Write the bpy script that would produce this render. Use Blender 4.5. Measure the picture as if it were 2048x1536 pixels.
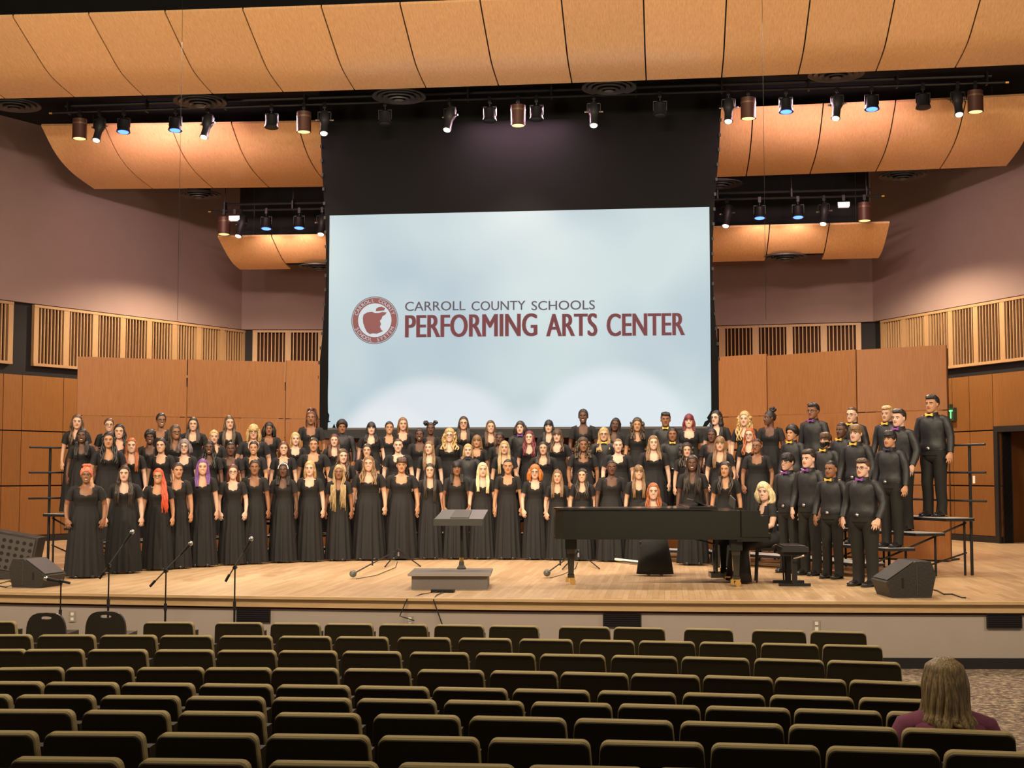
import bpy, math, random, numpy as np
from mathutils import Vector, Matrix

# ------------------------------------------------------------------ scene, camera, light
for o in list(bpy.data.objects):
    bpy.data.objects.remove(o)
S = bpy.context.scene
COL = S.collection
random.seed(7)
RS = np.random.RandomState(11)
PI = math.pi

FPX, YHOR, CAMZ = 2700.0, 945.0, 1.45
PSI = math.radians(6.65)
PITCH = math.atan((YHOR - 768) / FPX)
CAM = np.array([2.8, -15.74, CAMZ])
cam_d = bpy.data.cameras.new('camera')
cam_d.sensor_width = 36.0
cam_d.lens = 36.0 * FPX / 2048.0
cam_d.clip_end = 200
cam = bpy.data.objects.new('camera', cam_d)
COL.objects.link(cam)
cam.location = CAM.tolist()
cam.rotation_euler = (PI / 2 + PITCH, 0, PSI)
S.camera = cam

S.view_settings.view_transform = 'Standard'
S.view_settings.look = 'None'
S.view_settings.gamma = 1.0
S.view_settings.use_curve_mapping = False
S.view_settings.exposure = 0.0

world = bpy.data.worlds.new('world')
S.world = world
world.use_nodes = True
bg = world.node_tree.nodes['Background']
bg.inputs[0].default_value = (1.0, 0.86, 0.70, 1)
bg.inputs[1].default_value = 0.22


def spot(name, loc, tgt, energy, color, deg, blend=0.5, size=0.15):
    l = bpy.data.lights.new(name, 'SPOT')
    l.energy, l.color = energy, color
    l.spot_size, l.spot_blend, l.shadow_soft_size = math.radians(deg), blend, size
    o = bpy.data.objects.new(name, l)
    COL.objects.link(o)
    o.location = loc
    o.rotation_euler = (Vector(tgt) - Vector(loc)).to_track_quat('-Z', 'Y').to_euler()
    return o


def area(name, loc, tgt, energy, color, sx, sy):
    l = bpy.data.lights.new(name, 'AREA')
    l.energy, l.color, l.shape, l.size, l.size_y = energy, color, 'RECTANGLE', sx, sy
    o = bpy.data.objects.new(name, l)
    COL.objects.link(o)
    o.location = loc
    o.rotation_euler = (Vector(tgt) - Vector(loc)).to_track_quat('-Z', 'Y').to_euler()
    return o


WARM = (1.0, 0.80, 0.56)
# front-of-house catwalk spotlights (lamps over the audience, above the frame)
for cx, tx, ty, pw in ((-7.0, -4.2, 4.0, 4300), (-3.0, -1.5, 5.6, 2900), (1.5, 1.5, 5.6, 2900), (6.5, 4.4, 4.2, 3700)):
    spot('catwalk_spot', (cx, -7.0, 8.6), (tx, ty, .9), pw, WARM, 34, .7, .25)
area('front_fill', (0.0, -8.0, 8.8), (0.0, 6.5, 5.0), 1350, WARM, 5.0, 0.5)  # broad unseen fill, added to brighten the reflectors and walls
# unseen side fill lamps, added to brighten the nearest reflector
for sx in (-1, 1):
    area('side_fill', (sx * 9.8 + .4, -3.0, 4.6), (sx * 1.5, 6.4, 8.4), 420, (1.0, .80, .58), 1.6, 1.2)
# unseen fill lamps above the seats, added to brighten their tops
area('seat_fill', (-2.0, -9.5, 8.0), (-2.0, -9.0, 0), 190, (1, .80, .45), 3.0, 1.0)
area('seat_fill', (5.0, -9.5, 8.0), (5.0, -9.0, 0), 190, (1, .80, .45), 3.0, 1.0)
# overhead electrics over the stage
for sx in (-4.6, 0.0, 4.6):
    area('stage_electric', (sx, 4.4, 8.3), (sx * .9, 4.8, 0), 390, (1.0, .84, .62), 2.2, 0.5)
for sx in (-5.2, 0.0, 5.2):
    area('stage_electric', (sx, 9.0, 8.2), (sx, 8.2, 0), 130, (1.0, .60, .72), 1.8, 0.3)

# ------------------------------------------------------------------ pixel -> world helpers (measurements of the photograph, 2048x1536)
_fw = np.array([-math.sin(PSI) * math.cos(PITCH), math.cos(PSI) * math.cos(PITCH), math.sin(PITCH)])
_rt = np.array([math.cos(PSI), math.sin(PSI), 0.0])
_up = np.cross(_rt, _fw)


def ray(x, y):
    return _fw + _rt * (x - 1024) / FPX - _up * (y - 768) / FPX


def atz(x, y, z=0.0):
    r = ray(x, y)
    return CAM + r * ((z - CAM[2]) / r[2])


def aty(x, y, Y):
    r = ray(x, y)
    return CAM + r * ((Y - CAM[1]) / r[1])


# ------------------------------------------------------------------ materials
MATS = {}


def nt(name):
    m = bpy.data.materials.new(name)
    m.use_nodes = True
    t = m.node_tree
    b = t.nodes['Principled BSDF']
    MATS[name] = m
    return m, t, b


def mat(name, col, rough=0.6, metal=0.0, noise=0.0, scale=20.0, spec=0.4, emit=None, estr=0.0, bump=0.0, stretch=(1, 1, 1)):
    m, t, b = nt(name)
    b.inputs['Base Color'].default_value = (*col, 1)
    b.inputs['Roughness'].default_value = rough
    b.inputs['Metallic'].default_value = metal
    b.inputs['Specular IOR Level'].default_value = spec
    if emit:
        b.inputs['Emission Color'].default_value = (*emit, 1)
        b.inputs['Emission Strength'].default_value = estr
    if noise > 0 or bump > 0:
        tc = t.nodes.new('ShaderNodeTexCoord')
        mp = t.nodes.new('ShaderNodeMapping')
        mp.inputs['Scale'].default_value = stretch
        n = t.nodes.new('ShaderNodeTexNoise')
        n.inputs['Scale'].default_value = scale
        n.inputs['Detail'].default_value = 4
        t.links.new(tc.outputs['Object'], mp.inputs[0])
        t.links.new(mp.outputs[0], n.inputs['Vector'])
        if noise > 0:
            mx = t.nodes.new('ShaderNodeMix')
            mx.data_type = 'RGBA'
            mx.inputs[6].default_value = (*[max(0, c * (1 - noise)) for c in col], 1)
            mx.inputs[7].default_value = (*[min(1, c * (1 + noise)) for c in col], 1)
            t.links.new(n.outputs['Fac'], mx.inputs[0])
            t.links.new(mx.outputs[2], b.inputs['Base Color'])
        if bump > 0:
            bp = t.nodes.new('ShaderNodeBump')
            bp.inputs['Strength'].default_value = bump
            bp.inputs['Distance'].default_value = 0.02
            t.links.new(n.outputs['Fac'], bp.inputs['Height'])
            t.links.new(bp.outputs[0], b.inputs['Normal'])
    return m


def wood(name, c1, c2, stretch, rough=0.4, scale=6.0, tint=0.12, spec=0.4):
    """veneer: grain stretched along one axis, each piece slightly different in tone"""
    m, t, b = nt(name)
    b.inputs['Roughness'].default_value = rough
    b.inputs['Specular IOR Level'].default_value = spec
    tc = t.nodes.new('ShaderNodeTexCoord')
    oi = t.nodes.new('ShaderNodeObjectInfo')
    mp = t.nodes.new('ShaderNodeMapping')
    mp.inputs['Scale'].default_value = stretch
    ad = t.nodes.new('ShaderNodeVectorMath')
    ad.operation = 'MULTIPLY_ADD'
    cmb = t.nodes.new('ShaderNodeCombineXYZ')
    for i in range(3):
        t.links.new(oi.outputs['Random'], cmb.inputs[i])
    ad.inputs[1].default_value = (9, 9, 9)
    t.links.new(cmb.outputs[0], ad.inputs[0])
    t.links.new(tc.outputs['Object'], ad.inputs[2])
    t.links.new(ad.outputs[0], mp.inputs[0])
    n = t.nodes.new('ShaderNodeTexNoise')
    n.inputs['Scale'].default_value = scale
    n.inputs['Detail'].default_value = 8
    n.inputs['Roughness'].default_value = 0.62
    n.inputs['Distortion'].default_value = 0.4
    t.links.new(mp.outputs[0], n.inputs['Vector'])
    cr = t.nodes.new('ShaderNodeValToRGB')
    cr.color_ramp.elements[0].position = 0.3
    cr.color_ramp.elements[1].position = 0.72
    cr.color_ramp.elements[0].color = (*c1, 1)
    cr.color_ramp.elements[1].color = (*c2, 1)
    t.links.new(n.outputs['Fac'], cr.inputs[0])
    hs = t.nodes.new('ShaderNodeHueSaturation')
    mr = t.nodes.new('ShaderNodeMapRange')
    mr.inputs[3].default_value = 1 - tint
    mr.inputs[4].default_value = 1 + tint
    t.links.new(oi.outputs['Random'], mr.inputs[0])
    t.links.new(mr.outputs[0], hs.inputs['Value'])
    t.links.new(cr.outputs[0], hs.inputs['Color'])
    t.links.new(hs.outputs[0], b.inputs['Base Color'])
    return m


wood('maple_reflector', (.60, .34, .160), (.80, .50, .255), (14, 1.6, 1.6), .33, 5.0, .05)
wood('cherry_flat', (.235, .086, .024), (.30, .122, .037), (10, 10, .7), .38, 5.0, .06)
wood('panel_wall', (.175, .072, .022), (.22, .096, .030), (8, 8, .6), .4, 5.0, .08)
wood('slat_wood', (.30, .175, .09), (.38, .235, .125), (10, 10, .8), .5, 5.0, .08)
wood('fascia_wood', (.50, .33, .17), (.60, .42, .23), (.8, 8, 8), .4, 5.0, .04)
mat('plaster', (.245, .170, .163), .85, noise=.05, scale=3, spec=.2)
mat('plaster_dark', (.30, .23, .205), .85, noise=.05, scale=3, spec=.2)
mat('taupe_wall', (.39, .335, .305), .7, noise=.05, scale=4, spec=.25)
mat('black_paint', (.012, .012, .013), .8, noise=.2, scale=3, spec=.15)
mat('black_recess', (.014, .012, .014), .7, spec=.2)
mat('black_base', (.016, .015, .017), .45)
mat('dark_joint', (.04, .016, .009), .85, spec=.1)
mat('dark_metal', (.014, .014, .015), .5, .1)
mat('black_metal', (.012, .012, .013), .45, .3)
mat('disc_metal', (.075, .07, .07), .5, .3)
mat('steel', (.55, .55, .56), .3, 1.0)
mat('brass', (.85, .60, .22), .22, 1.0)
mat('can_brown', (.075, .03, .02), .45, .2)
mat('can_band', (.15, .085, .05), .4, .4)
mat('lamp_glow', (1, .9, .7), .5, emit=(1.0, .66, .26), estr=1.5)
mat('lens_glow', (.9, .9, .9), .2, emit=(1.0, .92, .75), estr=1.6)
mat('blue_glow', (.1, .2, 1), .3, emit=(.03, .10, 1.0), estr=7.0)
mat('white_glow', (.9, .85, .85), .3, emit=(1.0, .85, .85), estr=.7)
mat('black_cloth', (.022, .021, .023), .85, noise=.25, scale=6, spec=.25)
mat('mask_cloth', (.006, .006, .0065), .9, spec=.1)
mat('gown_black', (.0120, .0112, .0122), .75, noise=.2, scale=14, spec=.3)
mat('shirt_black', (.0115, .0113, .014), .55, noise=.3, scale=7, spec=.45, bump=.7, stretch=(1, 1, .6))
mat('trouser_black', (.0145, .0135, .0125), .75, noise=.2, scale=12, spec=.25, bump=.25)
mat('shoe_black', (.012, .012, .012), .25, spec=.5)
mat('belt_black', (.012, .012, .012), .35)
mat('bow_gold', (.78, .52, .09), .35, spec=.5)
mat('bow_purple', (.23, .06, .33), .4, spec=.5)
mat('bow_dark', (.03, .03, .07), .4, spec=.5)
mat('eye_white', (.50, .47, .44), .25)
mat('eye_dark', (.02, .012, .008), .15)
mat('frame_dark', (.02, .015, .015), .3)
mat('white_cloth', (.8, .8, .78), .7)
mat('purple_knit', (.17, .05, .10), .85, noise=.2, scale=40, spec=.2)
mat('piano_black', (.014, .0145, .012), .16, spec=.6)
mat('ivory', (.85, .82, .74), .3)
mat('bench_leather', (.02, .02, .022), .3, spec=.5)
mat('podium_carpet', (.17, .155, .15), .9, noise=.15, scale=60, spec=.1)
mat('podium_trim', (.30, .27, .26), .5)
mat('stand_grey', (.105, .11, .105), .35, .2)
mat('stand_dark', (.05, .05, .045), .5)
mat('paper', (.75, .75, .72), .8)
mat('speaker_black', (.022, .019, .017), .6, noise=.2, scale=40, bump=.3)
mat('speaker_grey', (.055, .052, .05), .45)
mat('seat_shell', (.024, .018, .009), .6, noise=.15, scale=10, spec=.2)
mat('seat_cushion', (.31, .25, .135), .8, noise=.12, scale=60, spec=.15)
mat('chair_vinyl', (.018, .014, .010), .4)
mat('outlet_plate', (.50, .46, .40), .35, .5)
mat('outlet_face', (.8, .78, .72), .4)
mat('white_metal', (.78, .76, .70), .4)
mat('cable_black', (.012, .012, .012), .5)
mat('deck_grey', (.35, .345, .34), .55, noise=.2, scale=30)
mat('exit_green', (.1, .9, .25), .4, emit=(.10, 1.0, .25), estr=1.8)
mat('exit_box', (.03, .05, .03), .3)

# carpet with a mottled brown pattern
m, t, b = nt('carpet')
b.inputs['Roughness'].default_value = .95
tc = t.nodes.new('ShaderNodeTexCoord')
mp = t.nodes.new('ShaderNodeMapping')
mp.inputs['Scale'].default_value = (10, 14, 9)
n = t.nodes.new('ShaderNodeTexNoise')
n.inputs['Scale'].default_value = 1.6
n.inputs['Detail'].default_value = 5
n.inputs['Roughness'].default_value = .7
cr = t.nodes.new('ShaderNodeValToRGB')
for p_, c_ in ((.36, (.04, .026, .022)), (.62, (.42, .33, .22))):
    e = cr.color_ramp.elements[0 if p_ < .5 else 1]
    e.position, e.color = p_, (*c_, 1)
e = cr.color_ramp.elements.new(.5)
e.color = (.17, .12, .09, 1)
t.links.new(tc.outputs['Object'], mp.inputs[0])
t.links.new(mp.outputs[0], n.inputs['Vector'])
t.links.new(n.outputs['Fac'], cr.inputs[0])
t.links.new(cr.outputs[0], b.inputs['Base Color'])

# stage floor: narrow maple boards running upstage
m, t, b = nt('stage_boards')
b.inputs['Roughness'].default_value = .3
b.inputs['Specular IOR Level'].default_value = .35
tc = t.nodes.new('ShaderNodeTexCoord')
mp = t.nodes.new('ShaderNodeMapping')
mp.inputs['Rotation'].default_value = (0, 0, PI / 2)
br = t.nodes.new('ShaderNodeTexBrick')
br.inputs['Color1'].default_value = (.65, .465, .285, 1)
br.inputs['Color2'].default_value = (.51, .34, .19, 1)
br.inputs['Mortar'].default_value = (.42, .27, .14, 1)
br.inputs['Scale'].default_value = 1.0
br.inputs['Brick Width'].default_value = 1.1
br.inputs['Row Height'].default_value = .07
br.inputs['Mortar Size'].default_value = .0025
n = t.nodes.new('ShaderNodeTexNoise')
n.inputs['Scale'].default_value = 3.0
n.inputs['Detail'].default_value = 6
mp2 = t.nodes.new('ShaderNodeMapping')
mp2.inputs['Scale'].default_value = (16, 1, 1)
mx = t.nodes.new('ShaderNodeMix')
mx.data_type = 'RGBA'
mx.blend_type = 'MULTIPLY'
mx.inputs[0].default_value = .55
cr = t.nodes.new('ShaderNodeValToRGB')
cr.color_ramp.elements[0].position, cr.color_ramp.elements[1].position = .3, .7
cr.color_ramp.elements[0].color = (.72, .68, .62, 1)
t.links.new(tc.outputs['Object'], mp.inputs[0])
t.links.new(tc.outputs['Object'], mp2.inputs[0])
t.links.new(mp.outputs[0], br.inputs['Vector'])
t.links.new(mp2.outputs[0], n.inputs['Vector'])
t.links.new(n.outputs['Fac'], cr.inputs[0])
t.links.new(br.outputs['Color'], mx.inputs[6])
t.links.new(cr.outputs[0], mx.inputs[7])
t.links.new(mx.outputs[2], b.inputs['Base Color'])

# skin: colour from the object; lips and teeth by their place on the head (rest coordinates)
m, t, b = nt('skin')
L = t.links.new
b.inputs['Roughness'].default_value = .48
b.inputs['Specular IOR Level'].default_value = .35
oi = t.nodes.new('ShaderNodeObjectInfo')
at = t.nodes.new('ShaderNodeAttribute')
at.attribute_name = 'rest'
sep = t.nodes.new('ShaderNodeSeparateXYZ')
L(at.outputs['Vector'], sep.inputs[0])


def M_(op, a, bb=None, c=None):
    nd = t.nodes.new('ShaderNodeMath')
    nd.operation = op
    for i, v in enumerate((a, bb, c)):
        if v is None:
            continue
        if isinstance(v, (int, float)):
            nd.inputs[i].default_value = v
        else:
            L(v, nd.inputs[i])
    return nd.outputs[0]


sm = t.nodes.new('ShaderNodeAttribute')
sm.attribute_type = 'OBJECT'
sm.attribute_name = 'smile'
x2 = M_('MULTIPLY', sep.outputs[0], sep.outputs[0])
zz = M_('SUBTRACT', M_('ADD', sep.outputs[2], .0585), M_('MULTIPLY', x2, 9.0))   # height above the mouth line
front = M_('LESS_THAN', sep.outputs[1], -.06)


def ell(hw, hh):
    d = M_('ADD', M_('DIVIDE', x2, hw * hw), M_('DIVIDE', M_('MULTIPLY', zz, zz), hh * hh))
    return M_('MULTIPLY', front, M_('LESS_THAN', d, 1.0))


lips = ell(.027, .0105)
teeth = M_('MULTIPLY', ell(.019, .005), M_('GREATER_THAN', sm.outputs['Fac'], .5))
line = M_('MULTIPLY', ell(.022, .0018), M_('LESS_THAN', sm.outputs['Fac'], .5))
hs = t.nodes.new('ShaderNodeMix')
hs.data_type, hs.blend_type = 'RGBA', 'MULTIPLY'
hs.inputs[0].default_value = 1
hs.inputs[7].default_value = (.72, .42, .42, 1)
L(oi.outputs['Color'], hs.inputs[6])
mA = t.nodes.new('ShaderNodeMix')
mA.data_type = 'RGBA'
L(lips, mA.inputs[0])
L(oi.outputs['Color'], mA.inputs[6])
L(hs.outputs[2], mA.inputs[7])
mB = t.nodes.new('ShaderNodeMix')
mB.data_type = 'RGBA'
L(teeth, mB.inputs[0])
L(mA.outputs[2], mB.inputs[6])
mB.inputs[7].default_value = (.75, .70, .62, 1)
mC = t.nodes.new('ShaderNodeMix')
mC.data_type = 'RGBA'
L(line, mC.inputs[0])
L(mB.outputs[2], mC.inputs[6])
mC.inputs[7].default_value = (.10, .03, .03, 1)
L(mC.outputs[2], b.inputs['Base Color'])

# hair: colour from the object, fine strands as relief and tone
m, t, b = nt('hair')
b.inputs['Roughness'].default_value = .42
b.inputs['Specular IOR Level'].default_value = .45
oi = t.nodes.new('ShaderNodeObjectInfo')
tc = t.nodes.new('ShaderNodeTexCoord')
mp = t.nodes.new('ShaderNodeMapping')
mp.inputs['Scale'].default_value = (120, 120, 9)
n = t.nodes.new('ShaderNodeTexNoise')
n.inputs['Scale'].default_value = 1.0
n.inputs['Detail'].default_value = 3
cr = t.nodes.new('ShaderNodeValToRGB')
cr.color_ramp.elements[0].position, cr.color_ramp.elements[1].position = .35, .7
cr.color_ramp.elements[0].color = (.42, .42, .42, 1)
cr.color_ramp.elements[1].color = (1.35, 1.35, 1.3, 1)
mx = t.nodes.new('ShaderNodeMix')
mx.data_type, mx.blend_type = 'RGBA', 'MULTIPLY'
mx.inputs[0].default_value = 1
t.links.new(tc.outputs['Object'], mp.inputs[0])
t.links.new(mp.outputs[0], n.inputs['Vector'])
t.links.new(n.outputs['Fac'], cr.inputs[0])
t.links.new(oi.outputs['Color'], mx.inputs[6])
t.links.new(cr.outputs[0], mx.inputs[7])
t.links.new(mx.outputs[2], b.inputs['Base Color'])
bp = t.nodes.new('ShaderNodeBump')
bp.inputs['Strength'].default_value = .6
bp.inputs['Distance'].default_value = .006
t.links.new(n.outputs['Fac'], bp.inputs['Height'])
t.links.new(bp.outputs[0], b.inputs['Normal'])


# ------------------------------------------------------------------ mesh helpers
class MB:
    def __init__(s):
        s.v, s.f = [], []

    def add(s, v, f):
        o = len(s.v)
        s.v.extend([tuple(p) for p in v])
        s.f.extend([tuple(i + o for i in q) for q in f])
        return s

    def box(s, x0, x1, y0, y1, z0, z1, M=None):
        v = [(x, y, z) for z in (z0, z1) for y in (y0, y1) for x in (x0, x1)]
        if M is not None:
            v = [tuple(M @ Vector(p)) for p in v]
        return s.add(v, [(0, 2, 3, 1), (4, 5, 7, 6), (0, 1, 5, 4), (2, 6, 7, 3), (0, 4, 6, 2), (1, 3, 7, 5)])

    def tube(s, pts, rad, n=10, ref=(0, 1, 0), cap=True):
        """loft along pts; rad: radius or (ra, rb) per point, rb along ref-ish axis"""
        pts = [np.array(p, float) for p in pts]
        m = len(pts)
        if not isinstance(rad, (list, tuple)) or (len(rad) == 2 and m != 2):
            rad = [rad] * m
        rows = []
        for i in range(m):
            tg = pts[min(i + 1, m - 1)] - pts[max(i - 1, 0)]
            tg = tg / (np.linalg.norm(tg) + 1e-9)
            rf = np.array(ref, float)
            if abs(tg @ rf) > .95:
                rf = np.array((1, 0, 0), float) if abs(tg[0]) < .8 else np.array((0, 0, 1), float)
            a = np.cross(rf, tg)
            a /= np.linalg.norm(a) + 1e-9
            bb = np.cross(tg, a)
            ra, rb = rad[i] if isinstance(rad[i], (tuple, list)) else (rad[i], rad[i])
            rows.append([pts[i] + a * ra * math.cos(2 * PI * k / n) + bb * rb * math.sin(2 * PI * k / n) for k in range(n)])
        v = [p for r in rows for p in r]
        f = []
        for i in range(m - 1):
            for k in range(n):
                k2 = (k + 1) % n
                f.append((i * n + k, i * n + k2, (i + 1) * n + k2, (i + 1) * n + k))
        if cap:
            f.append(tuple(range(n - 1, -1, -1)))
            f.append(tuple((m - 1) * n + k for k in range(n)))
        return s.add(v, f)

    def ellipsoid(s, c, r, nu=12, nv=8):
        v, f = [], []
        for j in range(nv + 1):
            th = PI * j / nv
            for i in range(nu):
                ph = 2 * PI * i / nu
                v.append((c[0] + r[0] * math.sin(th) * math.cos(ph), c[1] + r[1] * math.sin(th) * math.sin(ph), c[2] + r[2] * math.cos(th)))
        for j in range(nv):
            for i in range(nu):
                i2 = (i + 1) % nu
                f.append((j * nu + i, (j + 1) * nu + i, (j + 1) * nu + i2, j * nu + i2))
        return s.add(v, f)

    def prism(s, poly, z0, z1, M=None):
        """poly in xy, extruded in z"""
        n = len(poly)
        v = [(x, y, z0) for x, y in poly] + [(x, y, z1) for x, y in poly]
        if M is not None:
            v = [tuple(M @ Vector(p)) for p in v]
        f = [tuple(range(n - 1, -1, -1)), tuple(range(n, 2 * n))]
        for i in range(n):
            j = (i + 1) % n
            f.append((i, j, n + j, n + i))
        return s.add(v, f)

    def mesh(s, name, m, smooth=False):
        me = bpy.data.meshes.new(name)
        me.from_pydata(s.v, [], s.f)
        for mm in (m if isinstance(m, (list, tuple)) else [m]):
            me.materials.append(MATS[mm])
        if smooth:
            me.shade_smooth()
            me.set_sharp_from_angle(angle=.7)
        me.update()
        return me


def obj(name, me, parent=None, label=None, cat=None, group=None, kind=None, loc=None, rot=None):
    o = bpy.data.objects.new(name, me)
    COL.objects.link(o)
    if parent:
        o.parent = parent
    if loc is not None:
        o.location = loc
    if rot is not None:
        o.rotation_euler = rot
    for k, v_ in (('label', label), ('category', cat), ('group', group), ('kind', kind)):
        if v_:
            o[k] = v_
    return o


def thing(name, label, cat, loc=(0, 0, 0), rz=0.0, group=None, parts=(), kind=None, rot=None):
    o = obj(name, None, None, label, cat, group, kind, loc, rot if rot is not None else (0, 0, rz))
    o.empty_display_size = .1
    for p in parts:
        c = obj(p[0], p[1], o)
        for q in (p[2] if len(p) > 2 else ()):
            obj(q[0], q[1], c)
    return o


ORD = ['first', 'second', 'third', 'fourth', 'fifth', 'sixth', 'seventh', 'eighth', 'ninth', 'tenth', 'eleventh', 'twelfth', 'thirteenth',
       'fourteenth', 'fifteenth', 'sixteenth', 'seventeenth', 'eighteenth', 'nineteenth', 'twentieth']


def nth(i, n, what='the left'):
    """position words in a row of n seen from the left"""
    if i == 0:
        return 'leftmost'
    if i == n - 1:
        return 'rightmost'
    if i <= n // 2:
        return ORD[i] + ' from the left'
    return ORD[n - 1 - i] + ' from the right'


# ------------------------------------------------------------------ the setting
FRONT_FLOOR = -.75


def edge_y(x):
    return -.25 + .0075 * x * x


xs = np.linspace(-14, 14, 57)
# stage floor slab
mb = MB()
poly = [(x, edge_y(x)) for x in xs] + [(14, 20), (-14, 20)]
mb.prism(poly, -.03, 0)
st = obj('floor', mb.mesh('floor', 'stage_boards'), None, 'pale maple stage floor with boards running upstage', 'stage floor', kind='structure')


def strip(name, y_off0, y_off1, z0, z1, m, label, cat):
    mb = MB()
    poly = [(x, edge_y(x) + y_off0) for x in xs] + [(x, edge_y(x) + y_off1) for x in xs[::-1]]
    mb.prism(poly, z0, z1)
    return obj(name, mb.mesh(name, m), None, label, cat, kind='structure')


strip('trim_1', -.025, .06, -.028, .004, 'fascia_wood', 'rounded pale wood nosing along the stage edge', 'trim')
strip('trim_2', .012, .1, -.125, -.028, 'fascia_wood', 'pale wood fascia board below the stage nosing', 'trim')
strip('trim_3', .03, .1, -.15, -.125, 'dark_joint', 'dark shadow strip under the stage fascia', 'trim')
strip('wall_stage_front', .05, .2, FRONT_FLOOR - .1, -.15, 'taupe_wall', 'taupe painted wall below the stage edge', 'wall')
strip('baseboard_stage_front', .035, .06, FRONT_FLOOR - .02, FRONT_FLOOR + .12, 'black_base', 'black baseboard along the foot of the stage wall', 'baseboard')

# auditorium floor, dips slightly and rises to the back
RK = .033
Y_FRONT = -2.74
Z_FRONT_TOP = -.03
SEAT_H = .82


def seat_top_z(y):
    return Z_FRONT_TOP + RK * (Y_FRONT - y)


mb = MB()
fy = [.4, -1.2, Y_FRONT, -20.0]
fz = [FRONT_FLOOR, FRONT_FLOOR, Z_FRONT_TOP - SEAT_H, seat_top_z(-20.0) - SEAT_H]
v = []
for y, z in zip(fy, fz):
    v += [(-16, y, z), (16, y, z)]
mb.add(v, [(2 * i, 2 * i + 2, 2 * i + 3, 2 * i + 1) for i in range(3)])
me = mb.mesh('floor', 'carpet')
obj('floor', me, None, 'patterned brown carpet of the raked auditorium floor', 'carpet', kind='structure')

# side walls, splayed; each is described by a line and a height
WL = (np.array([-7.809, 16.852]), np.array([-13.909, 4.492]))
WR = (np.array([7.613, 16.852]), np.array([13.713, 4.492]))
BWL = (np.array([-7.809, 16.852]), np.array([0, 17.872]))
BWR = (np.array([0, 17.872]), np.array([7.613, 16.852]))
Z_LOW, Z_S0, Z_S1, Z_TOP = 3.49, 3.70, 5.0, 9.0


def wall_frame(A, B):
    """matrix: x along A->B, y out of the wall towards the camera, z up"""
    A, B = np.array(A, float), np.array(B, float)
    d = (B - A) / np.linalg.norm(B - A)
    nrm = np.array([d[1], -d[0]])
    mid = (A + B) / 2
    if nrm @ (np.array([0, 0]) - mid) < 0:
        nrm = -nrm
    return Matrix(((d[0], nrm[0], 0, A[0]), (d[1], nrm[1], 0, A[1]), (0, 0, 1, 0), (0, 0, 0, 1))), float(np.linalg.norm(B - A))


def wall_s(A, B, px, py=900):
    """distance along the wall at which the image column px meets it"""
    r = ray(px, py)
    A, B = np.array(A), np.array(B)
    d = (B - A) / np.linalg.norm(B - A)
    Mx = np.array([[r[0], -d[0]], [r[1], -d[1]]])
    s_ = np.linalg.solve(Mx, A - CAM[:2])
    return float(s_[1])


def make_wall(name, A, B, label, joints, slat_lo=True, door=None):
    M, Ln = wall_frame(A, B)
    # plaster above and dark core below
    mb = MB()
    mb.box(-.3, Ln, -.3, 0.0, Z_S1 + .02, Z_TOP, M)
    o = obj(name, mb.mesh(name, 'plaster'), None, label, 'wall', kind='structure')
    mb = MB()
    if door:
        mb.box(-.3, door[0], -.3, -.09, 0, Z_S1 + .02, M)
        mb.box(door[1], Ln, -.3, -.09, 0, Z_S1 + .02, M)
        mb.box(door[0], door[1], -.3, -.09, door[2], Z_S1 + .02, M)
    else:
        mb.box(-.3, Ln + (.3 if name == 'wall_back' else 0), -.3, -.09, 0, Z_S1 + .02, M)
    obj('backing', mb.mesh('backing', 'black_recess'), o)
    # wood panels below, each its own piece with open joints
    rows = [(.14, 1.16), (1.185, 2.31), (2.335, Z_LOW)]
    for i in range(len(joints) - 1):
        a, bb = joints[i] + .008, joints[i + 1] - .008
        for z0, z1 in rows:
            spans = [(a, bb, z0, z1)]
            if door and a < door[1] and bb > door[0]:
                spans = []
                if a < door[0] - .02:
                    spans.append((a, min(bb, door[0]), z0, z1))
                if bb > door[1] + .02:
                    spans.append((max(a, door[1]), bb, z0, z1))
                if z1 > door[2] + .05:
                    spans.append((max(a, door[0]), min(bb, door[1]), max(z0, door[2] + .01), z1))
            for q in spans:
                p = MB().box(q[0], q[1], -.09, -.02, q[2], q[3], M)
                obj('panel', p.mesh('panel', 'panel_wall'), o)
    # baseboard
    mb = MB()
    if door:
        mb.box(0, door[0], -.06, -.005, 0, .13, M)
        mb.box(door[1], Ln, -.06, -.005, 0, .13, M)
    else:
        mb.box(0, Ln, -.06, -.005, 0, .13, M)
    obj('baseboard', mb.mesh('baseboard', 'black_base'), o)
    return o, M, Ln


SLAT_ME = {}


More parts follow.
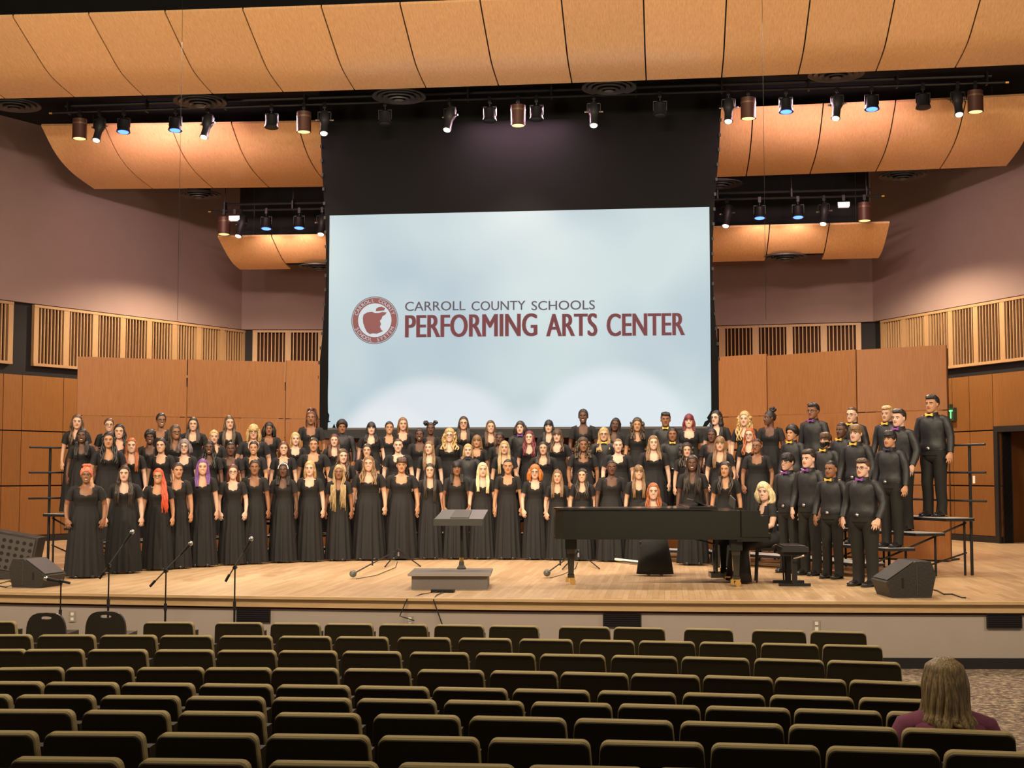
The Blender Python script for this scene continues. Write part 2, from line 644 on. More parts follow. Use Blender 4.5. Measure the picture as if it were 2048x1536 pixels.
def slat_panel(M, s0, s1, label, side):
    """framed grille: rails, wide posts and thin slats in front of a brown backing"""
    root = thing('slat_grille', label, 'wall grille', kind='structure')
    mb = MB().box(s0, s1, -.088, -.075, Z_S0, Z_S1, M)
    obj('backing', mb.mesh('backing', 'dark_joint'), root)
    for z0, z1 in ((Z_S0, Z_S0 + .06), (Z_S1 - .055, Z_S1)):
        obj('rail', MB().box(s0, s1, -.075, .02, z0, z1, M).mesh('rail', 'slat_wood'), root)
    Ln = s1 - s0
    nb = max(1, int(round(Ln / .83)))
    pitch = (Ln - .12) / nb
    z0, z1 = Z_S0 + .06, Z_S1 - .055
    for i in range(nb + 1):
        w = .12 if i in (0, nb) else .15
        c = s0 + .06 + i * pitch
        obj('post', MB().box(c - w / 2 + (.0 if i else 0), c + w / 2, -.075, .012, z0, z1, M).mesh('post', 'slat_wood'), root)
        if i < nb:
            k = 7
            for j in range(k):
                x = c + .085 + (pitch - .17) * (j + .5) / k
                key = 'slat'
                if key not in SLAT_ME:
                    SLAT_ME[key] = MB().box(-.0115, .0115, -.035, .004, z0, z1).mesh('slat', 'slat_wood')
                o = obj('slat', SLAT_ME[key], root)
                o.matrix_world = M @ Matrix.Translation((x, 0, 0))
    return root


# left wall
jl = sorted([wall_s(*WL, p) for p in (5, 43, 126, 205)])
jl = [0, 1.2, 2.4, 3.5] + [j for j in jl if j > 3.9] + [jl[-1] + 1.2, jl[-1] + 2.4, jl[-1] + 3.6]
jl = sorted(j for j in set(jl) if j < 12.9) + [12.95]
wl, ML, LL = make_wall('wall_left', *WL, 'mauve plaster side wall of the stage shell on the left', jl)
s_a, s_b = wall_s(*WL, 490), wall_s(*WL, 62)
slat_panel(ML, s_a, s_b, 'slatted wood grille along the left side wall', 'left')
slat_panel(ML, wall_s(*WL, 20), LL, 'slatted wood grille at the far left edge of the photo', 'left')
# right wall with a doorway
door = (wall_s(*WR, 1998), wall_s(*WR, 1998) + 1.25, 2.28)
jr = sorted([wall_s(*WR, p) for p in (1905, 1939, 1986)])
jr = [0, 1.2, 2.4] + [j for j in jr if j > 2.6] + [door[1] + .3, door[1] + 1.5, door[1] + 2.7]
jr = sorted(j for j in set(jr) if j < 12.9) + [12.95]
wr, MR, LR = make_wall('wall_right', *WR, 'mauve plaster side wall of the stage shell on the right', jr, door=door)
slat_panel(MR, wall_s(*WR, 1766), LR - .1, 'slatted wood grille along the right side wall', 'right')
# back wall halves
wb, MBL, LBL = make_wall('wall_back', *BWL, 'mauve plaster back wall left of the projection screen', [i * 1.25 for i in range(6)] + [7.5])
wb2, MBR, LBR = make_wall('wall_back', *BWR, 'mauve plaster back wall right of the projection screen', [i * 1.25 for i in range(6)] + [7.5])
slat_panel(MBL, .28, LBL - .05, 'slatted wood grille on the back wall left of the screen', 'back')
slat_panel(MBR, .05, LBR - .28, 'slatted wood grille on the back wall right of the screen', 'back')

# doorway: black frame and the vestibule wall seen through it
d0, d1, dz = door
dr = thing('door_1', 'open doorway with thick black frame in the right wall', 'doorway', kind='structure')
for a_, b_, c_, e_ in ((d0 - .12, d0, 0, dz + .12), (d1, d1 + .12, 0, dz + .12), (d0, d1, dz, dz + .12)):
    obj('door_frame', MB().box(a_, b_, -.32, .04, c_, e_, MR).mesh('door_frame', 'black_base'), dr)
obj('vestibule_panel', MB().box(d0 - .4, d1 + .8, -1.25, -1.2, 0, 2.9, MR).mesh('vestibule_panel', 'panel_wall'), dr)
obj('vestibule_panel', MB().box(d0 - .42, d0 - .36, -1.25, -.3, 0, 2.9, MR).mesh('vestibule_panel', 'panel_wall'), dr)
obj('vestibule_base', MB().box(d0 - .4, d1 + .8, -1.2, -1.19, 0, .13, MR).mesh('vestibule_base', 'black_base'), dr)
obj('vestibule_soffit', MB().box(d0 - .4, d1 + .8, -1.25, -.3, 2.6, 2.65, MR).mesh('vestibule_soffit', 'black_paint'), dr)
# light switch plate by the door
sw = wall_s(*WR, 1947, 960)
obj('switch_plate', MB().box(sw - .035, sw + .035, -.02, -.008, 1.22, 1.38, MR).mesh('switch_plate', 'outlet_face'), None,
    'small white switch plate on the wood wall left of the doorway', 'switch plate')

# ceiling
mb = MB().box(-15, 15, 7.9, 20, 8.86, 9.1)
obj('ceiling', mb.mesh('ceiling', 'black_paint'), None, 'black ceiling above the rear of the stage', 'ceiling', kind='structure')
mb = MB().box(-15, 15, -22, 7.9, 10.4, 10.6).box(-15, 15, 7.8, 7.9, 8.86, 10.4)
obj('ceiling', mb.mesh('ceiling', 'black_paint'), None, 'black ceiling above the audience and stage front', 'ceiling', kind='structure')
mb = MB()
for i in range(30):
    x0, x1 = -7.3 + i * .4867, -7.3 + (i + 1) * .4867
    ya, yb = 15.05 + .04 * (i % 2), 15.05 + .04 * ((i + 1) % 2)
    mb.add([(x0, ya, 6.35), (x1, yb, 6.35), (x1, yb, 8.86), (x0, ya, 8.86), (x0, ya + .02, 6.35), (x1, yb + .02, 6.35), (x1, yb + .02, 8.86), (x0, ya + .02, 8.86)],
           [(0, 1, 2, 3), (5, 4, 7, 6), (1, 0, 4, 5)])
obj('border_curtain', mb.mesh('border_curtain', 'black_cloth'), None, 'black border curtain hung behind the rear light bar', 'curtain')


# ------------------------------------------------------------------ curved acoustic reflectors
def cloud(label, seams, prof, k, gap=.012, short=()):
    root = thing('acoustic_reflector', label, 'acoustic panel')
    pf = []
    P = [np.array(p) for p in prof]
    for i in range(len(P) - 1):       # Catmull-Rom through the profile
        p0, p1, p2, p3 = P[max(i - 1, 0)], P[i], P[i + 1], P[min(i + 2, len(P) - 1)]
        for j in range(5):
            u = j / 5
            pf.append(.5 * (2 * p1 + (p2 - p0) * u + (2 * p0 - 5 * p1 + 4 * p2 - p3) * u * u + (3 * p1 - p0 - 3 * p2 + p3) * u ** 3))
    pf.append(P[-1])
    for i in range(len(seams) - 1):
        a, bb = seams[i] + gap, seams[i + 1] - gap
        q = pf[:int(len(pf) * .72)] if i in short else pf
        v, f = [], []
        for x in (a, (a + bb) / 2, bb):
            for (y, z) in q:
                yy = y - k * x * x
                v.append((x, yy, z))
                v.append((x, yy + .008, z + .04))
        n = len(q)
        for c in range(2):
            for j in range(n - 1):
                o0, o1 = c * 2 * n + 2 * j, (c + 1) * 2 * n + 2 * j
                f += [(o0, o0 + 2, o1 + 2, o1), (o0 + 1, o1 + 1, o1 + 3, o0 + 3)]
            e0, e1 = c * 2 * n, (c + 1) * 2 * n
            f += [(e0, e1, e1 + 1, e0 + 1), (e0 + 2 * n - 2, e0 + 2 * n - 1, e1 + 2 * n - 1, e1 + 2 * n - 2)]
        for c in (0, 2):
            for j in range(n - 1):
                o0 = c * 2 * n + 2 * j
                f.append((o0, o0 + 1, o0 + 3, o0 + 2))
        obj('panel', MB().add(v, f).mesh('panel', 'maple_reflector', True), root)
    # hanging steel rods
    for x in (seams[0] + .6, (seams[0] + seams[-1]) / 2 + .4, seams[-1] - .6):
        obj('hanger_rod', MB().tube([(x, prof[1][0], prof[1][1] + .05), (x, prof[1][0], 10.4 if prof[0][0] < 7 else 8.9)], .012, 6).mesh('hanger_rod', 'dark_metal'), root)
    return root


s1 = [aty(x, y, 5.2)[0] for x, y in ((35, 40), (183, 34), (333, 28), (487, 22), (643, 16), (800, 10), (960, 3))]
dp = s1[-1] - s1[-2]
s1 = [s1[0] - 3 * dp, s1[0] - 2 * dp, s1[0] - dp] + s1 + [s1[-1] + dp * i for i in range(1, 10)]
cloud('wide curved wood acoustic reflector nearest the audience', s1, [(5.2, 8.97), (5.93, 8.65), (6.62, 8.39), (7.55, 8.28)], .0026)
s2 = [aty(x, y, 10)[0] for x, y in ((101, 262), (222, 258), (349, 254), (468, 249), (597, 246))]
dp = 1.29
s2 = s2 + [s2[-1] + dp * 1.2 * 0 + 1.27 * i for i in range(1, 4)]
s2r = [4.43, 5.73, 7.05, 8.31, 9.6]
s2 = s2 + [s2[-1] + (s2r[0] - s2[-1]) * i / 4 for i in range(1, 4)] + s2r
cloud('middle curved wood acoustic reflector behind the projection screen', s2, [(10.0, 8.36), (10.67, 7.95), (11.45, 7.73), (12.55, 7.62)], .0047)
s3 = [-7.19, -5.96, -4.73, -3.5, -2.27, -1.04, .19, 1.4, 2.6, 3.73, 4.96, 6.2, 7.45]
cloud('rear small curved wood acoustic reflector nearest the back wall', s3, [(13.3, 6.69), (13.92, 6.41), (14.4, 6.26), (14.9, 6.2)], .003, short=(1, 10))

# ------------------------------------------------------------------ projection screen
YS = 9.42
xl, xr = -3.67, 3.57
zb, zt = 2.30, 6.39


def mapx(px):
    return aty(px, 640, YS)[0]


m, t, b = nt('projected_image')
tc = t.nodes.new('ShaderNodeTexCoord')
sep = t.nodes.new('ShaderNodeSeparateXYZ')
L = t.links.new
L(tc.outputs['Object'], sep.inputs[0])
X, Z = sep.outputs[0], sep.outputs[2]


def smooth_disc(cx, cz, rx, rz, w0, w1):
    d = M_('SQRT', M_('ADD', M_('POWER', M_('DIVIDE', M_('SUBTRACT', X, cx), rx), 2.0), M_('POWER', M_('DIVIDE', M_('SUBTRACT', Z, cz), rz), 2.0)))
    mr = t.nodes.new('ShaderNodeMapRange')
    mr.interpolation_type = 'SMOOTHSTEP'
    L(d, mr.inputs[0])
    mr.inputs[1].default_value, mr.inputs[2].default_value = w0, w1
    mr.inputs[3].default_value, mr.inputs[4].default_value = 1, 0
    return mr.outputs[0]


ns = t.nodes.new('ShaderNodeTexNoise')
ns.inputs['Scale'].default_value = .45
ns.inputs['Detail'].default_value = 1.5
L(tc.outputs['Object'], ns.inputs['Vector'])
cr = t.nodes.new('ShaderNodeValToRGB')
cr.color_ramp.elements[0].position, cr.color_ramp.elements[1].position = .35, .68
cr.color_ramp.elements[0].color = (.40, .56, .68, 1)
cr.color_ramp.elements[1].color = (.58, .74, .78, 1)
L(ns.outputs['Fac'], cr.inputs[0])
cur = cr.outputs[0]
for args, col, amt in ((((-1.65, 2.0, 1.85, 1.35, .76, 1.03)), (.74, .84, .93), .8), (((1.75, 1.8, 1.75, 1.75, .78, 1.03)), (.74, .86, .95), .85),
                       (((-2.5, 2.1, .95, .75, .6, 1.1)), (.80, .86, .92), .75), (((.15, 2.2, .55, .6, .4, 1.1)), (.72, .84, .93), .6)):
    d = smooth_disc(*args)
    mx = t.nodes.new('ShaderNodeMix')
    mx.data_type = 'RGBA'
    L(M_('MULTIPLY', d, amt), mx.inputs[0])
    L(cur, mx.inputs[6])
    mx.inputs[7].default_value = (*col, 1)
    cur = mx.outputs[2]
b.inputs['Base Color'].default_value = (.085, .09, .095, 1)
b.inputs['Roughness'].default_value = .9
b.inputs['Specular IOR Level'].default_value = 0
L(cur, b.inputs['Emission Color'])
b.inputs['Emission Strength'].default_value = .82
mat('projected_maroon', (.07, .035, .035), .9, spec=0, emit=(.235, .085, .085), estr=.82)
mat('projected_grey', (.06, .05, .052), .9, spec=0, emit=(.17, .135, .145), estr=.82)
mat('projected_white', (.085, .09, .095), .9, spec=0, emit=(.62, .72, .78), estr=.82)

scr = thing('projection_screen', 'large white projection screen with black masking hung above the choir', 'projection screen', (0, 0, 0))
nx, nz = 60, 34
v, f = [], []
for j in range(nz + 1):
    for i in range(nx + 1):
        u, w = i / nx, j / nz
        x, z = xl + (xr - xl) * u, zb + (zt - zb) * w
        e = min(u, 1 - u)
        rip = max(0, 1 - w / .35) * max(0, 1 - e / .12) * .02 * math.sin((w * 30 + e * 95))
        v.append((x, YS + rip, z))
f = [(j * (nx + 1) + i, j * (nx + 1) + i + 1, (j + 1) * (nx + 1) + i + 1, (j + 1) * (nx + 1) + i) for j in range(nz) for i in range(nx)]
obj('picture_surface', MB().add(v, f).mesh('picture_surface', 'projected_image', True), scr)
# black fabric with tab-tensioned, inward-curving sides
zz_ = [2.18, 2.6, 3.2, 4.0, 5.0, 5.8, 6.6, 7.4, 8.86]
lx = [-4.06, -3.98, -3.88, -3.80, -3.74, -3.74, -3.78, -3.84, -3.9]
rx_ = [3.95, 3.86, 3.77, 3.68, 3.62, 3.63, 3.68, 3.76, 3.84]
mb = MB()
v = [(lx[i], YS + .012, zz_[i]) for i in range(9)] + [(rx_[i], YS + .012, zz_[i]) for i in range(9)] + [(lx[i], YS + .03, zz_[i]) for i in range(9)] + [(rx_[i], YS + .03, zz_[i]) for i in range(9)]
f = [(i, 9 + i, 10 + i, i + 1) for i in range(8)] + [(18 + i, 19 + i, 28 + i, 27 + i) for i in range(8)]
f += [(i, i + 1, 19 + i, 18 + i) for i in range(8)] + [(9 + i, 27 + i, 28 + i, 10 + i) for i in range(8)]
mb.add(v, f)
obj('black_masking', mb.mesh('black_masking', 'mask_cloth'), scr)
obj('bottom_bar', MB().box(-3.98, 3.87, YS - .02, YS + .05, 2.10, 2.26).mesh('bottom_bar', 'black_metal'), scr)
obj('bottom_trim', MB().box(xl, xr, YS - .012, YS + .005, 2.262, 2.30).mesh('bottom_trim', 'disc_metal'), scr)
for side, arr in (('left', lx), ('right', rx_)):
    for k_ in range(22):
        z = 2.4 + k_ * .28
        x = np.interp(z, zz_, arr)
        obj('tension_tab', MB().box(x - .02, x + .02, YS - .004, YS + .02, z, z + .06).mesh('tension_tab', 'black_metal'), scr)


def text_mesh(body, bold=0.0):
    cu = bpy.data.curves.new('lettering', 'FONT')
    cu.body = body
    cu.size = 1
    cu.extrude = .01
    cu.offset = bold
    cu.resolution_u = 4
    o = bpy.data.objects.new('lettering', cu)
    COL.objects.link(o)
    bpy.context.view_layer.update()
    me = bpy.data.meshes.new_from_object(o.evaluated_get(bpy.context.evaluated_depsgraph_get()))
    bpy.data.objects.remove(o)
    n_ = len(me.vertices)
    co = np.empty(n_ * 3)
    me.vertices.foreach_get('co', co)
    co = co.reshape(-1, 3)
    faces = [tuple(p.vertices) for p in me.polygons]
    return co, faces


def place_text(name, body, x0, x1, z0, z1, y, mname, parent, bold=0.0, depth=.004):
    co, faces = text_mesh(body)
    if bold:
        n0 = len(co)
        allc, allf = [], []
        for k_, dx in enumerate((-2, -1, 0, 1, 2)):
            allc.append(co + np.array([dx * bold, 0, 0]))
            allf += [tuple(i_ + k_ * n0 for i_ in f_) for f_ in faces]
        co, faces = np.concatenate(allc), allf
    mn, mxx = co.min(0), co.max(0)
    q = (co - mn) / np.maximum(mxx - mn, 1e-6)
    v = np.stack([x0 + q[:, 0] * (x1 - x0), y - q[:, 2] * depth, z0 + q[:, 1] * (z1 - z0)], 1)
    return obj(name, MB().add(v.tolist(), faces).mesh(name, mname), parent)


def box_px(x0, y0, x1, y1, Y):
    a, c = aty(x0, y1, Y), aty(x1, y0, Y)
    return a[0], c[0], a[2], c[2]


YT = YS - .006
a = aty(810, 620, YT)
c = aty(1190, 600, YT)
for nm, mname, bold, y0, y1, words in (('small_lettering', 'projected_grey', .004, 620.5, 602, (('CARROLL', 810, 931), ('COUNTY', 943, 1051), ('SCHOOLS', 1063, 1190))),
                                       ('large_lettering', 'projected_maroon', .020, 673.5, 628, (('PERFORMING', 810, 1075), ('ARTS', 1092, 1195), ('CENTER', 1213, 1370)))):
    for word, p0, p1 in words:
        pm = (p0 + p1) / 2
        place_text(nm, word, aty(p0, 640, YT)[0], aty(p1, 640, YT)[0], aty(pm, y0 - (pm - 1000) * .006, YT)[2], aty(pm, y1 - (pm - 1000) * .006, YT)[2], YT, mname, scr, bold)
# round emblem: ring with lettering and the apple
ec = aty(749.5, 640.5, YT)
er = 48 * (aty(1049, 640, YT)[0] - aty(949, 640, YT)[0]) / 100


def ring(name, r0, r1, y, mname, n=56):
    v, f = [], []
    for i in range(n):
        an = 2 * PI * i / n
        for r in (r0, r1):
            v.append((ec[0] + r * math.cos(an), y, ec[2] + r * math.sin(an)))
    for i in range(n):
        j = (i + 1) % n
        f.append((2 * i, 2 * i + 1, 2 * j + 1, 2 * j))
    return obj(name, MB().add(v, f).mesh(name, mname), scr)


ring('emblem_rim', er * .965, er, YT, 'projected_grey')
ring('emblem_ring', er * .71, er * .945, YT, 'projected_maroon')
ring('emblem_field', 0.001, er * .71, YT, 'projected_white')
for word, rr, c0, sgn, sp in (('CARROLL COUNTY', er * .755, PI / 2, 1, .187), ('SCHOOL SYSTEM', er * .90, -PI / 2, -1, .187)):
    for i, ch in enumerate(word):
        if ch == ' ':
            continue
        an = c0 - sgn * (i - (len(word) - 1) / 2) * sp
        co, faces = text_mesh(ch)
        co = co - np.array([(co[:, 0].min() + co[:, 0].max()) / 2, 0, 0])
        hgt = er * .15 / .7
        up_ = np.array([math.cos(an), math.sin(an)]) * sgn
        rt_ = np.array([up_[1], -up_[0]])
        base = np.array([math.cos(an), math.sin(an)]) * rr
        v = [(ec[0] + base[0] + (p[0] * rt_[0] + p[1] * up_[0]) * hgt, YT - .004, ec[2] + base[1] + (p[0] * rt_[1] + p[1] * up_[1]) * hgt) for p in co]
        obj('emblem_letter', MB().add(v, faces).mesh('emblem_letter', 'projected_white'), scr)
kx = .3809
for nm, pts in (('emblem_apple', [(172, 200), (176, 182), (195, 170), (220, 167), (236, 173), (255, 173), (275, 168), (298, 170), (290, 182), (276, 190), (270, 205), (262, 214),
                                  (268, 232), (262, 246), (270, 262), (278, 268), (262, 276), (245, 282), (225, 280), (208, 284), (193, 272), (182, 250), (174, 225)]),
                ('emblem_leaf', [(240, 164), (243, 150), (255, 142), (272, 140), (290, 148), (284, 160), (262, 162)])):
    v = []
    for (u, w) in pts:
        p = aty(660 + u * kx, 560 + w * kx, YT - .004)
        v.append((p[0], p[1], p[2]))
    obj(nm, MB().add(v, [tuple(range(len(v) - 1, -1, -1))]).mesh(nm, 'projected_maroon'), scr)

# ------------------------------------------------------------------ freestanding wood flats behind the choir
FLH = [3.53]
flat_pts = [(-7.75, 7.35, 3.53), (-6.05, 8.3, 3.53), (-4.42, 9.12, 3.55), (-3.3, 9.72, 3.6)]
flat_pts_r = [(3.1, 9.85, 3.62), (4.55, 8.86, 3.55), (5.97, 7.72, 3.54), (7.31, 6.92, 3.53)]
fl_lab = {0: 'leftmost tall wood flat behind the choir', 1: 'second tall wood flat from the left behind the choir', 2: 'third wood flat from the left, half behind the screen edge',
          3: 'wood flat directly right of the screen edge', 4: 'wood flat behind the tall pair at right, second from the right', 5: 'rightmost tall wood flat behind the choir'}
k_ = 0
for pts in (flat_pts, flat_pts_r):
    for i in range(3):
        A, B = np.array(pts[i][:2]), np.array(pts[i + 1][:2])
        M, Ln = wall_frame(A, B)
        h = (pts[i][2] + pts[i + 1][2]) / 2
        rt = thing('wood_flat', fl_lab[k_], 'stage flat', group='wood flats behind the choir')
        for z0, z1 in ((.03, 1.235), (1.25, 2.46), (2.475, h)):
            obj('panel', MB().box(.012, Ln - .012, -.05, 0, z0, z1, M).mesh('panel', 'cherry_flat'), rt)
        obj('frame', MB().box(.03, .1, -.14, -.05, .03, h - .05, M).box(Ln - .1, Ln - .03, -.14, -.05, .03, h - .05, M)
            .box(.1, Ln - .1, -.12, -.05, .1, .18, M).box(.1, Ln - .1, -.12, -.05, h - .3, h - .22, M).mesh('frame', 'dark_metal'), rt)
        obj('base', MB().box(.1, Ln - .1, -.7, -.02, 0, .03, M).mesh('base', 'dark_metal'), rt)
        k_ += 1
mb = MB()
A, B = np.array([-3.3, 9.78]), np.array([3.1, 9.9])
M, Ln = wall_frame(A, B)
rt = thing('wood_flat', 'wood flats seen under the screen behind the back row', 'stage flat', group='wood flats behind the choir')
for i in range(4):
    a_, b_ = i * Ln / 4 + .012, (i + 1) * Ln / 4 - .012
    for z0, z1 in ((.03, 1.235), (1.25, 2.46)):
        obj('panel', MB().box(a_, b_, -.05, 0, z0, z1, M).mesh('panel', 'cherry_flat'), rt)

# ------------------------------------------------------------------ overhead: bars, lamps, air diffusers
YA, YB = 8.55, 12.75


def bar(label, Y, z, x0, x1):
    r = thing('lighting_bar', label, 'lighting bar')
    obj('pipe', MB().tube([(x0, Y, z), (x1, Y, z)], .025, 8).mesh('pipe', 'black_metal', True), r)
    obj('pipe', MB().tube([(x0 + .2, Y + .12, z + .16), (x1 - .2, Y + .12, z + .16)], .03, 8).mesh('pipe', 'black_metal', True), r)
    obj('end_cap', MB().tube([(x0 - .06, Y, z), (x0, Y, z)], .028, 8).mesh('end_cap', 'brass'), r)
    obj('end_cap', MB().tube([(x1, Y, z), (x1 + .06, Y, z)], .028, 8).mesh('end_cap', 'brass'), r)
    n_ = int((x1 - x0) / 1.6)
    for i in range(n_ + 1):
        x = x0 + .3 + (x1 - x0 - .6) * i / n_
        obj('hanger', MB().box(x - .015, x + .015, Y - .01, Y + .14, z - .02, z + .2).tube([(x, Y + .06, z + .15), (x, Y + .06, 8.87)], .008, 6).mesh('hanger', 'black_metal'), r)


ZA, ZB = 8.33, 7.2
bar('long black lighting bar behind the nearest acoustic reflector', YA, ZA, aty(105, 222, YA)[0], aty(2010, 152, YA)[0])
bar('black lighting bar behind the middle acoustic reflector', YB, ZB, -7.2, 7.22)

# lamp kinds, origin at the clamp, hanging down -z, facing -y
clamp = MB().box(-.03, .03, -.03, .03, -.09, .03).tube([(0, 0, -.09), (0, 0, -.16)], .012, 6).mesh('clamp', 'black_metal')
yoke = MB().box(-.125, -.115, -.02, .02, -.33, -.15).box(.115, .125, -.02, .02, -.33, -.15).box(-.125, .125, -.02, .02, -.165, -.15).mesh('yoke', 'black_metal')


def tilt(mb, ang, c):
    R = Matrix.Translation(c) @ Matrix.Rotation(ang, 4, 'X') @ Matrix.Translation([-q for q in c])
    mb.v = [tuple(R @ Vector(p)) for p in mb.v]
    return mb


piv = (0, 0, -.32)
# ellipsoidal spotlight: lamp house, barrel and lens pointing down towards the audience side
ell_body = tilt(MB().tube([(0, 0, -.10), (0, 0, -.16), (0, 0, -.30), (0, 0, -.36), (0, 0, -.40), (0, 0, -.56), (0, 0, -.60)], [.05, .095, .105, .085, .072, .072, .085], 14), -.35, piv).mesh('lamp_body', 'dark_metal', True)
ell_lens = tilt(MB().ellipsoid((0, 0, -.60), (.07, .07, .035), 12, 6), -.35, piv).mesh('lens', 'lens_glow', True)
ell_knob = tilt(MB().tube([(-.17, 0, -.3), (.17, 0, -.3)], .018, 6), -.35, piv).mesh('knob', 'steel')
par_body = tilt(MB().tube([(0, 0, -.16), (0, 0, -.2), (0, 0, -.36), (0, 0, -.42)], [.07, .11, .115, .135], 14), -.12, piv).mesh('lamp_body', 'black_metal', True)
par_blue = tilt(MB().ellipsoid((0, 0, -.42), (.105, .105, .02), 12, 6), -.12, piv).mesh('lens', 'blue_glow', True)
par_off = tilt(MB().ellipsoid((0, 0, -.42), (.105, .105, .02), 12, 6), -.12, piv).mesh('lens', 'dark_metal', True)
can_body = MB().tube([(0, 0, -.14), (0, 0, -.145), (0, 0, -.5), (0, 0, -.52)], [.1, .135, .135, .14], 18).mesh('lamp_body', 'can_brown', True)
can_band = MB().tube([(0, 0, -.22), (0, 0, -.25)], .139, 18).mesh('trim_band', 'can_band', True)
can_lens = MB().ellipsoid((0, 0, -.52), (.118, .118, .012), 16, 6).mesh('lens', 'lamp_glow', True)
flood = MB().box(-.13, .13, -.05, .05, -.22, -.12).mesh('lamp_body', 'black_metal')
flood_l = MB().box(-.12, .12, -.056, -.05, -.215, -.125).box(-.11, .11, -.05, .05, -.228, -.22).mesh('lens', 'white_glow')
KIND = {'spot': ('spotlight', 'black ellipsoidal spotlight with bright lens', (('lamp_body', ell_body, (('lens', ell_lens),)), ('knob', ell_knob), ('yoke', yoke), ('clamp', clamp))),
        'blue': ('stage_lamp', 'black LED lamp with blue lens', (('lamp_body', par_body, (('lens', par_blue),)), ('yoke', yoke), ('clamp', clamp))),
        'off': ('stage_lamp', 'unlit black stage lamp', (('lamp_body', par_body, (('lens', par_off),)), ('yoke', yoke), ('clamp', clamp))),
        'can': ('downlight', 'brown cylinder downlight with warm glowing lens', (('lamp_body', can_body, (('trim_band', can_band), ('lens', can_lens))), ('clamp', clamp))),
        'flood': ('floodlight', 'small white floodlight', (('lamp_body', flood, (('lens', flood_l),)), ('clamp', clamp)))}
front_l = [('can', 155, 250), ('spot', 194, 275), ('blue', 243, 255), ('blue', 347, 252), ('spot', 411, 270), ('off', 540, 246), ('can', 605, 245), ('spot', 646, 268), ('off', 768, 250),
           ('spot', 898, 262), ('off', 978, 243), ('can', 1035, 230), ('off', 1072, 240), ('spot', 1187, 250), ('off', 1320, 222), ('spot', 1458, 240), ('can', 1497, 210), ('blue', 1573, 208),
           ('spot', 1676, 227), ('blue', 1745, 197), ('off', 1848, 190), ('spot', 1918, 213), ('can', 1953, 187)]
rear_l = [('can', 445, 452), ('flood', 467, 430), ('spot', 480, 466), ('blue', 530, 458), ('blue', 596, 458), ('spot', 642, 466), ('spot', 1455, 446), ('blue', 1520, 436), ('blue', 1597, 434), ('spot', 1650, 442),
          ('flood', 1688, 397), ('can', 1730, 418)]
for lst, Y, Zb, where in ((front_l, YA, ZA, 'front lighting bar'), (rear_l, YB, ZB, 'rear lighting bar')):
    cnt = {}
    tot = {}
    for k, px, py in lst:
        tot[k] = tot.get(k, 0) + 1
    for k, px, py in lst:
        x = aty(px, py, Y - .1)[0]
        i = cnt.get(k, 0)
        cnt[k] = i + 1
        nm, lab, parts = KIND[k]
        rot = (0, 0, random.uniform(-.5, .5) if k == 'spot' else 0)
        thing(nm, '%s, %s on the %s' % (lab, nth(i, tot[k]), where), 'stage light', (x, Y, Zb), group=lab + ' on the ' + where, parts=parts, rot=rot)
        if k == 'can':
            spot('downlight_beam', (x, Y, Zb - .56), (x, Y + .0, 0), (2000 if Y == YB else 300) if px != 1035 else 520, (1.0, .80, .50), 150 if Y == YB else 92, .45 if Y == YB else .8, .1)
        if k == 'blue':
            spot('led_beam', (x, Y, Zb - .5), (x, Y - 1.0, 0), 60, (.30, .16, 1.0), 80, .8, .08)
            if Y == YA:      # second beam, added to brighten the reflector behind
                spot('cloud_fill', (x, Y + .15, Zb - .45), (x, 11.6, 7.75), 150, (1.0, .60, .66), 120, .9, .1)
            else:
                spot('cloud_fill', (x, Y + .1, Zb - .75), (x, 14.6, 6.25), 40, (1.0, .66, .55), 130, .9, .1)  # extra fill added to lift the rear reflector

# round air diffusers
ringm = MB()
for r0, r1, z in ((.12, .19, -.03), (.21, .29, .0), (.31, .39, .02), (.41, .49, .03)):
    n = 32
    v, f = [], []
    for i in range(n):
        an = 2 * PI * i / n
        v += [(r0 * math.cos(an), r0 * math.sin(an), z + .03), (r1 * math.cos(an), r1 * math.sin(an), z), (r1 * math.cos(an), r1 * math.sin(an), z + .025), (r0 * math.cos(an), r0 * math.sin(an), z + .05)]
    for i in range(n):
        j = (i + 1) % n
        f += [(4 * i, 4 * j, 4 * j + 1, 4 * i + 1), (4 * i + 1, 4 * j + 1, 4 * j + 2, 4 * i + 2), (4 * i + 3, 4 * i + 2, 4 * j + 2, 4 * j + 3)]
    ringm.add(v, f)
ring_me = ringm.mesh('rings', 'disc_metal', True)
core_me = MB().ellipsoid((0, 0, -.03), (.1, .1, .03), 16, 6).mesh('centre_cone', 'disc_metal', True)
neck_me = MB().tube([(0, 0, .03), (0, 0, .3)], .25, 18).mesh('duct_neck', 'black_paint', True)
for lst, Y, where in ((((28, 215), (400, 208), (798, 198), (1218, 180), (1672, 153)), 8.15, 'behind the nearest reflector'), (((398, 393), (1438, 372), (1805, 355)), 13.0, 'behind the middle reflector'),
                      (((640, 537), (1570, 518)), 14.6, 'under the rear reflector')):
    for i, (px, py) in enumerate(lst):
        p = aty(px, py, Y)
        thing('air_diffuser', 'round dark ringed ceiling diffuser %s, %s' % (where, nth(i, len(lst))), 'air vent', tuple(p), group='round ceiling diffusers ' + where,
              parts=(('rings', ring_me), ('centre_cone', core_me), ('duct_neck', neck_me)))
# two thin hanging cables
for px, lab in ((355, 'thin cable hanging from the ceiling on the left'), (1532, 'thin cable hanging from the ceiling on the right')):
    p = aty(px, 640, 4.6)
    obj('hanging_cable', MB().tube([(p[0], 4.6, p[2]), (p[0], 4.6, 10.4)], .003, 6).mesh('hanging_cable', 'black_paint'), None, lab, 'cable')
